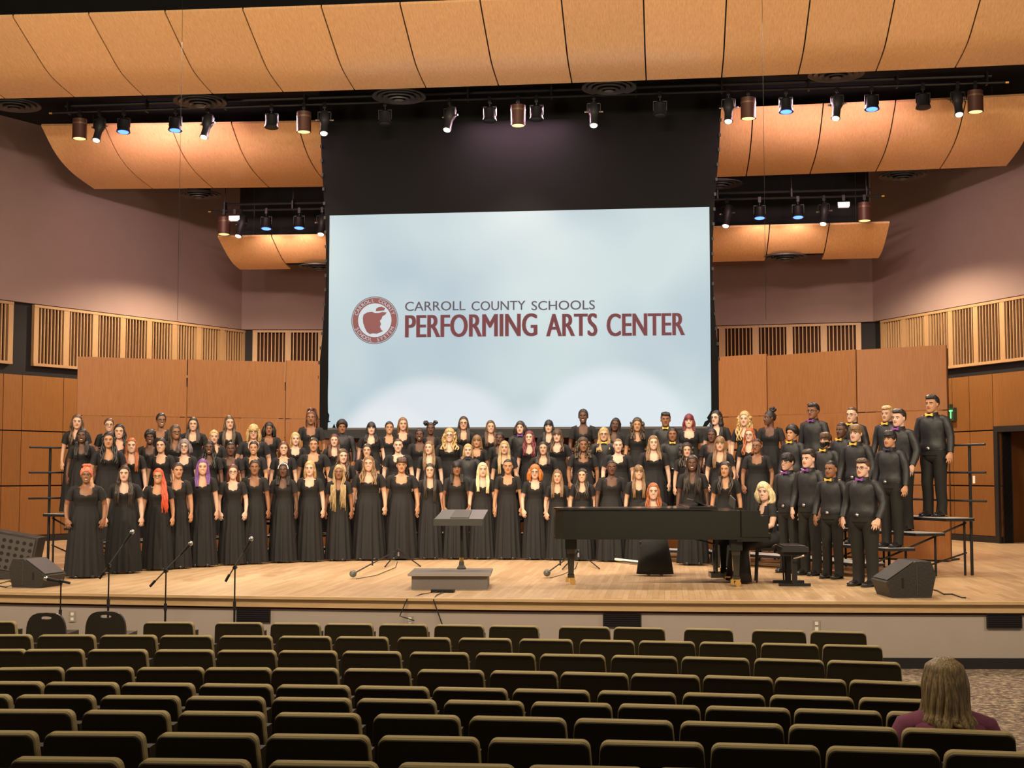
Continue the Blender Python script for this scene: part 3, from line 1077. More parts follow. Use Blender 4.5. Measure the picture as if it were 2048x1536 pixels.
# exit sign on the right wall
es = wall_s(*WR, 1900, 835)
zc = 1.45 + (945 - 835) * float(np.linalg.norm((MR @ Vector((es, 0, 0)) - Vector(CAM.tolist())).to_2d())) / FPX
ex = thing('exit_sign', 'green lit exit sign beside the rightmost singer in the back row', 'exit sign')
obj('housing', MB().box(es - .21, es + .21, -.02, .07, zc - .14, zc + .14, MR).box(es - .08, es + .08, -.02, .06, zc + .14, zc + .22, MR).mesh('housing', 'exit_box'), ex)
co, faces = text_mesh('EXIT', .02)
mn, mxx = co.min(0), co.max(0)
q = (co - mn) / (mxx - mn)
v = [tuple(MR @ Vector((es + .18 - p[0] * .36 if False else es - .18 + p[0] * .36, .072 + p[2] * .006, zc - .09 + p[1] * .18))) for p in q]
obj('lettering', MB().add(v, faces).mesh('lettering', 'exit_green'), ex)

# ------------------------------------------------------------------ choral risers on a half circle
RC = np.array([0.0, 1.55])
R0 = 5.62
STEP_D, STEP_H = .46, .203
angs = [math.radians(a_) for a_ in np.linspace(-68, 71.5, 9)]      # from straight upstage, left negative


def pol(r, an):
    return np.array([RC[0] + r * math.sin(an), RC[1] + r * math.cos(an)])


for i in range(8):
    a0, a1 = angs[i] + .004, angs[i + 1] - .004
    rs = thing('choral_riser', 'black four-step choral riser section, %s in the half circle' % nth(i, 8), 'riser', group='choral riser sections')
    for k in range(4):
        r0, r1, z = R0 + k * STEP_D, R0 + (k + 1) * STEP_D - .015, (k + 1) * STEP_H
        q = [pol(r0, a0), pol(r0, a1), pol(r1, a1), pol(r1, a0)]
        obj('deck', MB().prism([tuple(p) for p in q], z - .045, z - .006).mesh('deck', 'black_metal'), rs)
        c_ = sum(q) / 4
        qq = [c_ + (p - c_) * .985 for p in q]
        obj('tread', MB().prism([tuple(p) for p in qq], z - .006, z).mesh('tread', 'deck_grey'), rs)
    for an in (a0 + .02, a1 - .02):
        for k in range(4):
            p = pol(R0 + (k + .85) * STEP_D - .02, an)
            obj('leg', MB().tube([(p[0], p[1], 0), (p[0], p[1], (k + 1) * STEP_H - .045)], .017, 8).mesh('leg', 'black_metal'), rs)
        p0, p1 = pol(R0 + .1, an), pol(R0 + 4 * STEP_D - .06, an)
        obj('brace', MB().tube([(p0[0], p0[1], .1), (p1[0], p1[1], .74)], .014, 6).mesh('brace', 'black_metal'), rs)
        pm = pol(R0 + 1.9 * STEP_D, an)
        obj('brace', MB().tube([(pm[0], pm[1], .06), (p1[0], p1[1], .32)], .012, 6).mesh('brace', 'black_metal'), rs)
        pr = pol(R0 + 4 * STEP_D + .02, an)
        obj('rail_post', MB().tube([(pr[0], pr[1], 0), (pr[0], pr[1], 1.86)], .022, 8).mesh('rail_post', 'black_metal'), rs)
    rr = R0 + 4 * STEP_D + .02
    ext0 = a0 - (.035 if i == 0 else 0)
    ext1 = a1 + (.035 if i == 7 else 0)
    for z in (1.05, 1.45, 1.84):
        p0, p1 = pol(rr, ext0), pol(rr, ext1)
        obj('rail', MB().tube([(p0[0], p0[1], z), (p1[0], p1[1], z)], .016, 8).mesh('rail', 'dark_metal'), rs)

# ------------------------------------------------------------------ grand piano
pz = thing('grand_piano', 'long black grand piano with closed lid at the front of the stage', 'piano', (4.06, 1.72, 0), math.radians(5))
# local: keyboard front at x=0, tail at x=-2.74, straight bass side at y=0
out = [(-.02, 0), (-.9, 0), (-1.8, 0), (-2.45, .0), (-2.62, .05), (-2.72, .2), (-2.74, .42), (-2.68, .62), (-2.52, .76), (-2.3, .82), (-2.0, .84), (-1.7, .88), (-1.45, .98), (-1.2, 1.18), (-1.0, 1.38), (-.85, 1.48), (-.7, 1.53), (-.4, 1.55), (-.02, 1.55)]
body = [p for p in out if p[0] < -.3]
body = [(-.36, 0)] + [p for p in out[1:-1] if p[0] <= -.4] + [(-.36, 1.55)]
obj('case', MB().prism(body, .62, .965).mesh('case', 'piano_black'), pz)
obj('case_moulding', MB().prism([((x + 1.3) * 1.006 - 1.3, (y - .7) * 1.012 + .7) for x, y in body], .60, .63).mesh('case_moulding', 'piano_black'), pz)
lid = MB().prism([((x + 1.3) * 1.012 - 1.3, (y - .7) * 1.022 + .7) for x, y in body if x < -.6] + [(-.66, 1.56), (-.66, -.015)], .972, .995)
lo_ = [((x + 1.4) * 1.012 - 1.4, (y - .7) * 1.022 + .7) for x, y in body if x < -.6]
obj('lid', MB().prism([(-.66, -.015)] + [p for p in lo_ if p[0] < -.67] + [(-.66, 1.565)], .972, .996).mesh('lid', 'piano_black'), pz)
obj('front_lid', MB().box(-1.02, -.67, -.012, 1.56, .999, 1.018).mesh('front_lid', 'piano_black'), pz)
for y in (0.0, 1.44):
    obj('key_arm', MB().prism([(-.38, y), (-.02, y), (-.02, y + .11), (-.38, y + .11)], .62, .9).box(-.38, -.12, y, y + .11, .9, .965).mesh('key_arm', 'piano_black'), pz)
obj('keybed', MB().box(-.42, 0, 0, 1.55, .575, .635).box(-.02, .012, .0, 1.55, .60, .68).mesh('keybed', 'piano_black'), pz)
obj('fallboard', MB().box(-.36, -.33, .11, 1.44, .72, .93).mesh('fallboard', 'piano_black'), pz)
mb = MB()
mk = MB()
for i in range(52):
    y = .12 + i * (1.31 / 52)
    mb.box(-.2, -.02, y, y + .0235, .70, .725)
    if i % 7 not in (2, 6):
        mk.box(-.2, -.1, y + .018, y + .030, .725, .738)
ko = obj('keyboard', mb.mesh('keyboard', 'ivory'), pz, kind='stuff')
obj('black_keys', mk.mesh('black_keys', 'piano_black'), ko, kind='stuff')
obj('music_desk', MB().add([(-.72, .35, 1.0), (-.72, 1.2, 1.0), (-.92, 1.2, 1.1), (-.92, .35, 1.1), (-.735, .35, .995), (-.735, 1.2, .995), (-.935, 1.2, 1.09), (-.935, .35, 1.09)],
                           [(0, 1, 2, 3), (7, 6, 5, 4), (0, 3, 7, 4), (1, 5, 6, 2), (3, 2, 6, 7), (0, 4, 5, 1)]).mesh('music_desk', 'piano_black'), pz)
for (x, y) in ((-.42, .13), (-.42, 1.42), (-2.52, .38)):
    lg = obj('leg', MB().box(x - .075, x + .075, y - .075, y + .075, .46, .6).tube([(x, y, .47), (x, y, .40), (x, y, .14), (x, y, .13), (x, y, .09)], [.075, .066, .05, .062, .06], 4, (1, 1, 0)).mesh('leg', 'piano_black'), pz)
    obj('caster', MB().box(x - .05, x + .05, y - .035, y + .035, .075, .1).tube([(x + .02, y - .03, .04), (x + .02, y + .03, .04)], .04, 12).box(x - .07, x - .03, y - .015, y + .015, .03, .09).mesh('caster', 'brass', False), lg)
ly = obj('lyre', MB().box(-.62, -.58, .68, .71, .12, .58).box(-.62, -.58, .86, .89, .12, .58).box(-.68, -.5, .62, .95, .07, .13).tube([(-.6, .78, .5), (-1.0, .78, .6)], .012, 6).mesh('lyre', 'piano_black'), pz)
for y in (.69, .775, .86):
    obj('pedal', MB().box(-.5, -.34, y - .018, y + .018, .07, .085).mesh('pedal', 'brass'), ly)
p = aty(1463, 1002, 2.45)
obj('tablet', MB().box(-.09, .09, -.006, .006, 0, .13).mesh('tablet', 'stand_dark'), None, 'dark tablet standing on the piano beside the pianist', 'tablet', loc=(p[0], 2.45, 1.0), rot=(0, -.35, PI / 2 + .35))

# bench by the keyboard
bp_ = atz(1583, 1172)
bn = thing('piano_bench', 'black leather adjustable piano bench right of the piano', 'bench', (bp_[0] + .02, bp_[1] + .22, 0), math.radians(4))
sb = MB()
n = 18
pr = [(-.17, -.36), (.17, -.36), (.17, .36), (-.17, .36)]
obj('cushion', MB().prism([(-.17, -.35), (-.14, -.37), (.14, -.37), (.17, -.35), (.17, .35), (.14, .37), (-.14, .37), (-.17, .35)], .44, .50).prism([(-.14, -.33), (.14, -.33), (.14, .33), (-.14, .33)], .50, .515).mesh('cushion', 'bench_leather'), bn)
obj('seat_frame', MB().box(-.15, .15, -.32, .32, .39, .44).mesh('seat_frame', 'black_metal'), bn)
for y in (-.25, .25):
    obj('leg', MB().box(-.03, .03, y - .03, y + .03, .03, .40).mesh('leg', 'black_metal'), bn)
    obj('foot', MB().box(-.2, .2, y - .035, y + .035, 0, .035).mesh('foot', 'black_metal'), bn)
obj('height_knob', MB().tube([(-.02, -.34, .36), (.1, -.42, .40)], .012, 6).mesh('height_knob', 'steel'), bn)
# stool for the pianist (round, hidden behind the piano) and chair for the page turner
for nm, lab, loc in (('stool', 'black stool under the seated pianist', (4.12, 2.62, 0)), ('stool', 'black stool under the seated person behind the piano', (2.56, 3.95, 0))):
    r = thing(nm, lab, 'stool', loc)
    obj('seat', MB().box(-.2, .2, -.2, .2, .42, .46).mesh('seat', 'black_metal'), r)
    for sx in (-1, 1):
        for sy in (-1, 1):
            obj('leg', MB().tube([(sx * .19, sy * .19, 0), (sx * .17, sy * .17, .43)], .012, 6).mesh('leg', 'steel' if lab.endswith('piano') else 'black_metal'), r)

# conductor's podium and music stand
pd = thing('podium', 'low grey carpeted conductor podium at the front of the stage', 'podium', (.035, 1.33, 0), math.radians(6))
obj('base_box', MB().box(-.47, .47, -.43, .43, 0, .17).mesh('base_box', 'podium_carpet'), pd)
obj('top', MB().box(-.51, .51, -.47, .47, .17, .20).mesh('top', 'podium_carpet'), pd)
obj('edge_trim', MB().box(-.515, .515, -.478, -.47, .172, .203).box(-.515, .515, .47, .478, .172, .203).mesh('edge_trim', 'podium_trim'), pd)
ms = thing('music_stand', 'large grey conductor music stand on the podium', 'music stand', (.11, 1.68, .2), math.radians(6))
obj('base', MB().tube([(0, 0, 0), (0, 0, .02), (0, 0, .05), (0, 0, .1)], [.06, .06, .035, .03], 12).mesh('base', 'stand_dark'), ms)
obj('collar', MB().tube([(0, 0, .1), (0, 0, .15)], .03, 12).mesh('collar', 'brass'), ms)
obj('pole', MB().tube([(0, 0, .12), (0, 0, .62), (-.02, -.02, .70)], [.022, .022, .018], 10).mesh('pole', 'black_metal'), ms)
dk = [(-.35, -.22, .645), (.28, -.22, .645), (.34, .14, .765), (-.25, .14, .765)]
obj('desk', MB().add(dk + [(x, y, z - .02) for x, y, z in dk], [(0, 1, 2, 3), (7, 6, 5, 4), (0, 4, 5, 1), (1, 5, 6, 2), (2, 6, 7, 3), (3, 7, 4, 0)]).mesh('desk', 'stand_grey'), ms)
obj('lip', MB().box(-.35, .28, -.25, -.22, .57, .655).mesh('lip', 'stand_dark'), ms)
obj('score', MB().add([(-.14, -.17, .663), (.1, -.17, .663), (.13, .1, .752), (-.09, .1, .752), (-.14, -.17, .672), (.1, -.17, .672), (.13, .1, .761), (-.09, .1, .761)],
                      [(3, 2, 1, 0), (4, 5, 6, 7), (0, 1, 5, 4), (1, 2, 6, 5), (2, 3, 7, 6), (3, 0, 4, 7)]).mesh('score', 'stand_dark'), None,
    'dark folder lying open on the conductor music stand', 'folder', loc=ms.location, rot=(0, 0, math.radians(6)))
# cable box in front of the podium and cables down the stage front
p = atz(893, 1181)
obj('cable_box', MB().box(-.14, .14, -.06, .06, 0, .035).mesh('cable_box', 'black_metal'), None, 'flat black cable box on the stage in front of the podium', 'cable box', loc=(p[0], .55, 0))
e1 = aty(826, 1246, edge_y(-.4) + .03)
obj('power_cable', MB().tube([(p[0] - .05, .50, .012), (p[0] - .2, .2, .008), (p[0] - .28, edge_y(-.3) - .04, -.01), (p[0] - .36, edge_y(-.3) - .05, -.2), (e1[0] + .02, edge_y(-.4) + .0, e1[2] + .03)], .007, 6).mesh('power_cable', 'cable_black'), None,
    'thin black cable hanging from the stage edge to an outlet', 'cable')
obj('power_cable', MB().tube([(p[0] + .02, .50, .012), (p[0] + .0, .1, .008), (p[0] + .03, edge_y(0) - .04, -.01), (p[0] + .12, edge_y(0) - .05, -.25), (p[0] + .3, edge_y(0) - .06, -.72)], .007, 6).mesh('power_cable', 'cable_black'), None,
    'thin black cable hanging from the stage edge to the floor', 'cable')

# floor vents, outlets on the stage front wall
for i, (x0, y0, x1, y1) in enumerate(((475, 1217, 540, 1242), (1208, 1227, 1280, 1252), (1974, 1228, 2042, 1254))):
    xm = aty((x0 + x1) / 2, y0, -.1)[0]
    Yv = edge_y(xm) + .05
    a, c = aty(x0, y1, Yv), aty(x1, y0, Yv)
    hw, hh = (c[0] - a[0]) / 2, (c[2] - a[2]) / 2
    vt = thing('vent_grille', ('black vent grille in the stage front, %s of three' % ('leftmost', 'middle', 'rightmost')[i]), 'vent', ((a[0] + c[0]) / 2, Yv - .002, (a[2] + c[2]) / 2), math.atan(.015 * xm))
    obj('plate', MB().box(-hw, hw, -.012, 0, -hh, hh).mesh('plate', 'black_recess'), vt)
    obj('frame', MB().box(-hw - .012, hw + .012, -.016, 0, -hh - .012, -hh).box(-hw - .012, hw + .012, -.016, 0, hh, hh + .012)
        .box(-hw - .012, -hw, -.016, 0, -hh, hh).box(hw, hw + .012, -.016, 0, -hh, hh).mesh('frame', 'black_base'), vt)
    for j in range(6):
        z = -hh + 2 * hh * (j + .5) / 6
        obj('louvre', MB().box(-hw, hw, -.018, -.012, z - .004, z + .004).mesh('louvre', 'black_recess'), vt)
for i, (px, py) in enumerate(((145, 1233), (820, 1243), (1633, 1252))):
    xm = aty(px, py, -.1)[0]
    Yv = edge_y(xm) + .05
    q = aty(px, py, Yv)
    r = thing('wall_outlet', 'steel plate double power outlet on the stage front, %s' % ('behind the two black banquet chairs', 'with the cable plugged in', 'above the right end seats')[i], 'power outlet', tuple(q))
    obj('plate', MB().box(-.04, .04, -.008, 0, -.065, .065).mesh('plate', 'outlet_plate'), r)
    for z in (-.03, .03):
        obj('socket', MB().box(-.018, .018, -.013, -.008, z - .018, z + .018).mesh('socket', 'outlet_face'), r)


# ------------------------------------------------------------------ floor monitors
def wedge(label, loc, rz, flip=1, grille=True, s=1.0):
    r = thing('monitor_speaker', label, 'speaker', loc, rz)
    pr = [(-.40 * flip, 0), (.20 * flip, 0), (.40 * flip, .10), (.33 * flip, .36), (.20 * flip, .44), (.02 * flip, .44)]
    pr = [(-.36 * flip, 0), (.25 * flip, 0), (.33 * flip, .27), (.25 * flip, .42), (.02 * flip, .42), (-.45 * flip, .18)]
    M = Matrix.Rotation(PI / 2, 4, 'X')
    body = MB().prism([(x * s, z * s) for x, z in pr], -.27 * s, .27 * s, M)
    obj('cabinet', body.mesh('cabinet', 'speaker_black'), r)
    obj('handle_slot', MB().box(-.19 * s * flip - .014, -.19 * s * flip + .014, -.275 * s, -.268 * s, .12 * s, .23 * s, Matrix.Rotation(0, 4, 'Y')).mesh('handle_slot', 'black_recess'), r)
    obj('corner_trim', MB().box(.03 * s * flip - .004, .03 * s * flip + .004, -.273 * s, -.268 * s, .04 * s, .40 * s).mesh('corner_trim', 'speaker_grey'), r)
    gp = [(-.45 * flip, .19), (.02 * flip, .43)]
    gx = [(gp[0][0] + (gp[1][0] - gp[0][0]) * u, gp[0][1] + (gp[1][1] - gp[0][1]) * u) for u in (.06, .94)]
    nx_ = np.array([-(gx[1][1] - gx[0][1]), gx[1][0] - gx[0][0]])
    nx_ = nx_ / np.linalg.norm(nx_) * .008 * (1 if nx_[1] > 0 else -1)
    v = [(gx[0][0] * s, -.25 * s, gx[0][1] * s), (gx[1][0] * s, -.25 * s, gx[1][1] * s), (gx[1][0] * s, .25 * s, gx[1][1] * s), (gx[0][0] * s, .25 * s, gx[0][1] * s)]
    v += [(x + nx_[0], y, z + nx_[1]) for x, y, z in v]
    obj('grille', MB().add(v, [(3, 2, 1, 0), (4, 5, 6, 7), (0, 1, 5, 4), (1, 2, 6, 5), (2, 3, 7, 6), (3, 0, 4, 7)]).mesh('grille', 'speaker_grey'), r)
    return r


q = atz(1812, 1196)
wedge('black floor monitor speaker below the right end of the choir risers', (q[0] + .06, q[1] + .27, 0), math.radians(10)).scale = (.76, 1, 1)
q = atz(44, 1176)
wedge('black floor monitor speaker at the left, slanting towards the choir', (q[0] + .04, q[1] + .26, 0), math.radians(-8), -1, s=.85).scale = (.8, 1, 1)
q = atz(-6, 1164)
sp = thing('loudspeaker', 'grey loudspeaker with rows of round holes at the left edge', 'speaker', (q[0] - .12, q[1] + .62, 0), math.radians(12))
obj('cabinet', MB().box(-.3, .3, -.22, .22, 0, .62, Matrix.Rotation(.18, 4, 'Y')).mesh('cabinet', 'speaker_black'), sp)
obj('face_plate', MB().box(-.27, .27, -.232, -.222, .12, .59, Matrix.Rotation(.18, 4, 'Y')).mesh('face_plate', 'speaker_grey'), sp)
for i in range(6):
    for j in range(5):
        obj('port_hole', MB().tube([(-.225 + i * .09, -.235, .16 + j * .09), (-.225 + i * .09, -.2325, .16 + j * .09)], .026, 10).mesh('port_hole', 'black_recess'), sp).rotation_euler = (0, .18, 0)
# cables on the floor by the right monitor
pts = [tuple(atz(x, y) + np.array([0, 0, .01])) for x, y in ((1862, 1180), (1875, 1183), (1888, 1190), (1905, 1190), (1925, 1197), (1932, 1197))]
obj('speaker_cable', MB().tube(pts, .008, 6).mesh('speaker_cable', 'cable_black'), None, 'black cable on the floor beside the right monitor speaker', 'cable')
pts = [tuple(atz(x, y) + np.array([0, 0, .01])) for x, y in ((1, 1168), (20, 1163), (30, 1170), (12, 1176), (-10, 1172))]
obj('speaker_cable', MB().tube(pts, .008, 6).mesh('speaker_cable', 'cable_black'), None, 'black cable on the floor beside the left speakers', 'cable')


# ------------------------------------------------------------------ microphones
def mic_mesh(big=False):
    if big:
        return (('capsule', MB().ellipsoid((0, 0, 0), (.05, .05, .055), 14, 10).mesh('capsule', 'stand_grey', True)), ('handle', MB().tube([(0, 0, -.04), (0, 0, -.08), (0, 0, -.12)], [.03, .026, .02], 10).mesh('handle', 'dark_metal', True)))
    return (('head', MB().ellipsoid((0, 0, 0), (.028, .028, .03), 12, 8).mesh('head', 'steel', True)), ('handle', MB().tube([(0, 0, -.02), (0, 0, -.17)], [.022, .014], 10).mesh('handle', 'dark_metal', True)))


def mic_at(label, P, D, big=False, group=None):
    d = Vector(D).normalized()
    thing('microphone', label, 'microphone', tuple(P), group=group, parts=mic_mesh(big), rot=d.to_track_quat('Z', 'Y').to_euler())


def boom_stand(label, mlabel, base_px, clutch, mic, tail, Y, zf):
    """tall stand: image points of clutch, microphone and tail end of the boom on the plane at Y"""
    C_, Mi, T_ = aty(*clutch, Y), aty(*mic, Y), aty(*tail, Y)
    r = thing('microphone_stand', label, 'microphone stand', (C_[0], Y, zf), group='microphone stands in front of the stage')
    h = C_[2] - zf
    o = lambda P: (P[0] - C_[0], P[1] - Y, P[2] - zf)
    obj('pole', MB().tube([(0, 0, .08), (0, 0, h * .62), (0, 0, h * .621), (0, 0, h)], [.013, .013, .009, .009], 8).mesh('pole', 'black_metal'), r)
    obj('collar', MB().tube([(0, 0, h * .58), (0, 0, h * .66)], .019, 8).mesh('collar', 'dark_metal'), r)
    for k in range(3):
        an = .5 + k * 2 * PI / 3
        obj('leg', MB().tube([(0, 0, .16), (.30 * math.cos(an), .30 * math.sin(an), .012)], .010, 6).mesh('leg', 'black_metal'), r)
    d = Vector(Mi - C_)
    dn = d.normalized()
    e = Vector(o(Mi)) - dn * .15
    obj('boom', MB().tube([o(T_), tuple(e)], .008, 8).mesh('boom', 'stand_dark'), r)
    obj('clutch', MB().tube([(0, -.025, h), (0, .025, h)], .022, 10).mesh('clutch', 'black_metal'), r)
    tl = Vector(o(T_))
    obj('counterweight', MB().tube([tuple(tl), tuple(tl + dn * .09)], .015, 8).mesh('counterweight', 'black_metal'), r)
    mic_at(mlabel, Mi, d)


zf_ = FRONT_FLOOR
boom_stand('boom microphone stand behind the left banquet chair', 'silver-headed microphone on the leftmost stand', 122, (122, 1163), (92, 1157), (140, 1166), -.75, zf_)
boom_stand('boom microphone stand rising behind the right banquet chair', 'microphone in front of the second gown from the left', 218, (218, 1131), (264, 1064), (199, 1157), -.75, zf_)
boom_stand('boom microphone stand, third from the left before the stage', 'microphone on the third boom stand from the left', 332, (332, 1142), (381, 1087), (300, 1173), -.75, zf_)
boom_stand('boom microphone stand, rightmost of four before the stage', 'microphone on the rightmost tall boom stand', 470, (470, 1135), (502, 1078), (451, 1163), -.75, zf_)


def low_stand(label, mlabel, base, mic, feet):
    B_ = atz(*base)
    r = thing('low_microphone_stand', label, 'microphone stand', (B_[0], B_[1], 0), group='low tripod microphone stands on the stage')
    o = lambda P: (P[0] - B_[0], P[1] - B_[1], P[2])
    obj('hub', MB().tube([(0, 0, .08), (0, 0, .2)], [.02, .014], 8).mesh('hub', 'steel'), r)
    for f_ in feet:
        q_ = atz(*f_)
        obj('leg', MB().tube([(0, 0, .17), (q_[0] - B_[0], q_[1] - B_[1], .012)], .010, 6).mesh('leg', 'black_metal'), r)
    q_ = atz(mic[0], mic[1] + 8)
    top = np.array([q_[0], q_[1], .07])
    d = top - np.array([B_[0], B_[1], .19])
    dn = d / np.linalg.norm(d)
    obj('boom', MB().tube([(0, 0, .19), o(top - dn * .12)], .010, 8).mesh('boom', 'dark_metal'), r)
    obj('knob', MB().tube([o(B_ + np.array([0, 0, .19]) + d * .62 + np.array([0, 0, -.03])), o(B_ + np.array([0, 0, .19]) + d * .62 + np.array([0, 0, .05]))], .012, 6).mesh('knob', 'black_metal'), r)
    mic_at(mlabel, top, d, True)
    k1 = [tuple(o(atz(x_, y_) + np.array([0, 0, .008]))) for x_, y_ in ((mic[0] + 6, mic[1] + 9), ((mic[0] + base[0]) / 2, mic[1] + 2), (base[0] - 6, base[1] + 14), (base[0] - 2, base[1] + 2))]
    obj('cable', MB().tube(k1, .005, 5).mesh('cable', 'cable_black'), r)


low_stand('low tripod microphone stand on the floor left of the podium', 'grey microphone near the floor left of the podium', (797, 1122), (706, 1150), ((841, 1134), (770, 1135), (792, 1116)))
low_stand('low tripod microphone stand on the floor under the piano tail', 'grey microphone near the floor left of the piano', (1157, 1124), (1094, 1148), ((1199, 1139), (1125, 1140), (1150, 1116)))
a, c = atz(1192, 1120), atz(1332, 1136)
wp = thing('white_pole', 'white telescopic pole lying on the floor under the piano', 'pole')
obj('tube', MB().tube([(a[0], a[1], .05), (c[0], c[1], .04)], .022, 8).mesh('tube', 'white_metal'), wp)
obj('inner_tube', MB().tube([(a[0] + .1, a[1] - .05, .03), (c[0] - .1, c[1] - .05, .03)], .014, 8).mesh('inner_tube', 'disc_metal'), wp)
obj('knob', MB().ellipsoid((a[0], a[1], .05), (.045, .045, .045), 10, 8).mesh('knob', 'white_metal', True), wp)
obj('foot', MB().box(c[0] - .12, c[0] + .02, c[1] - .05, c[1] + .05, 0, .07).mesh('foot', 'disc_metal'), wp)

# ------------------------------------------------------------------ people
HZ = 1.5875          # head centre of the standing template (crown 1.70)
HEAD_T = [0, .06, .15, .25, .38, .5, .62, .75, .87, .95, 1.0]
HEAD_W = [.020, .040, .053, .060, .066, .070, .0725, .0715, .060, .040, .006]
HEAD_F = [.083, .091, .092, .092, .091, .088, .090, .084, .062, .036, .004]
HEAD_B = [.03, .00, -.03, -.055, -.076, -.089, -.095, -.096, -.083, -.056, -.02]


def head_mesh(mb, wide=1.0):
    nth_, nt_ = 36, 40
    v, f = [], []
    for j in range(nt_ + 1):
        tt = j / nt_
        w = np.interp(tt, HEAD_T, HEAD_W) * wide
        fr = np.interp(tt, HEAD_T, HEAD_F)
        bk = -np.interp(tt, HEAD_T, HEAD_B)
        yc = (-fr + bk) / 2
        yr = (fr + bk) / 2
        z = -.1125 + .225 * tt
        for i in range(nth_):
            an = 2 * PI * i / nth_
            cx, sy = math.cos(an), math.sin(an)
            x = w * math.copysign(abs(cx) ** .88, cx)
            y = yc + yr * math.copysign(abs(sy) ** .92, sy)
            if y < -.03:
                for sx in (-1, 1):     # eye sockets and cheeks
                    y += .010 * math.exp(-((x - sx * .031) / .017) ** 2 - ((z - .002) / .011) ** 2)
                    y -= .004 * math.exp(-((x - sx * .040) / .018) ** 2 - ((z + .035) / .018) ** 2)
                y -= .004 * math.exp(-(x / .04) ** 2 - ((z - .022) / .007) ** 2)
                y -= .006 * math.exp(-(x / .020) ** 2 - ((z + .052) / .006) ** 2)
                y -= .006 * math.exp(-(x / .018) ** 2 - ((z + .066) / .006) ** 2)
                y -= .005 * math.exp(-(x / .016) ** 2 - ((z + .098) / .012) ** 2)
            v.append((x, y, z))
    for j in range(nt_):
        for i in range(nth_):
            i2 = (i + 1) % nth_
            f.append((j * nth_ + i, j * nth_ + i2, (j + 1) * nth_ + i2, (j + 1) * nth_ + i))
    f.append(tuple(range(nth_ - 1, -1, -1)))
    f.append(tuple(nt_ * nth_ + k for k in range(nth_)))
    mb.add(v, f)
    # nose and ears
    mb.tube([(0, -.080, .022), (0, -.089, .006), (0, -.099, -.014), (0, -.106, -.026), (0, -.100, -.034), (0, -.088, -.036)], [(.006, .008), (.007, .010), (.010, .010), (.013, .010), (.015, .008), (.012, .006)], 10)
    for sx in (-1, 1):
        mb.ellipsoid((sx * .012, -.094, -.030), (.008, .009, .007), 8, 6)
        mb.ellipsoid((sx * .0745 * wide, .006, -.004), (.010, .017, .030), 10, 8)


FT = dict(z=[.79, .80, .86, .95, 1.08, 1.18, 1.27, 1.34, 1.385, 1.415, 1.44, 1.48, 1.53],
          a=[.06, .12, .165, .165, .125, .135, .148, .152, .146, .095, .060, .052, .050], b=[.05, .09, .112, .112, .090, .100, .118, .098, .080, .066, .057, .054, .052])
MT = dict(z=[.79, .80, .86, .95, 1.08, 1.18, 1.27, 1.34, 1.39, 1.425, 1.45, 1.48, 1.53],
          a=[.06, .12, .156, .158, .148, .155, .165, .168, .158, .108, .070, .062, .058], b=[.05, .09, .113, .113, .108, .115, .122, .112, .090, .072, .062, .060, .058])


def torso(mb, T, zs, grow=0.0, n=28, dy=0.0, front_grow=0.0):
    v, f = [], []
    for z in zs:
        a_, b_ = np.interp(z, T['z'], T['a']) + grow, np.interp(z, T['z'], T['b']) + grow
        for i in range(n):
            an = 2 * PI * i / n
            y = b_ * math.sin(an)
            if y < 0:
                y *= 1 + front_grow
            v.append((a_ * math.cos(an), y + dy + .005, z))
    m_ = len(zs)
    for j in range(m_ - 1):
        for i in range(n):
            i2 = (i + 1) % n
            f.append((j * n + i, j * n + i2, (j + 1) * n + i2, (j + 1) * n + i))
    f.append(tuple(range(n - 1, -1, -1)))
    f.append(tuple((m_ - 1) * n + k for k in range(n)))
    mb.add(v, f)


def hand(mb, W, D, Nn, side):
    """W wrist, D pointing to the fingers, Nn out of the back of the hand; thumb on the `side` edge"""
    W, D, Nn = (np.array(q, float) for q in (W, D, Nn))
    D /= np.linalg.norm(D)
    Nn -= D * (Nn @ D)
    Nn /= np.linalg.norm(Nn)
    U = np.cross(D, Nn) * side          # across the palm towards the thumb
    mb.tube([W - D * .02, W + D * .02, W + D * .05, W + D * .085], [(.020, .024), (.017, .034), (.016, .040), (.013, .038)], 12, tuple(U))
    for k, (off, ln, r) in enumerate(((.030, .072, .0080), (.0105, .082, .0084), (-.0095, .076, .0080), (-.029, .060, .0070))):
        b0 = W + D * (.078 if k != 3 else .070) + U * off
        spr = U * off * .22
        p1 = b0 + D * ln * .45 + spr * .5 - Nn * .004
        p2 = b0 + D * ln * .75 + spr - Nn * .012
        p3 = b0 + D * ln * .96 + spr * 1.1 - Nn * .024
        mb.tube([b0 - D * .012, p1, p2, p3], [r, r, r * .95, r * .75], 8, tuple(U))
    b0 = W + D * .022 + U * .024
    mb.tube([b0, b0 + D * .026 + U * .020 - Nn * .006, b0 + D * .052 + U * .026 - Nn * .012, b0 + D * .070 + U * .022 - Nn * .016], [.012, .0105, .0095, .007], 8, tuple(Nn))


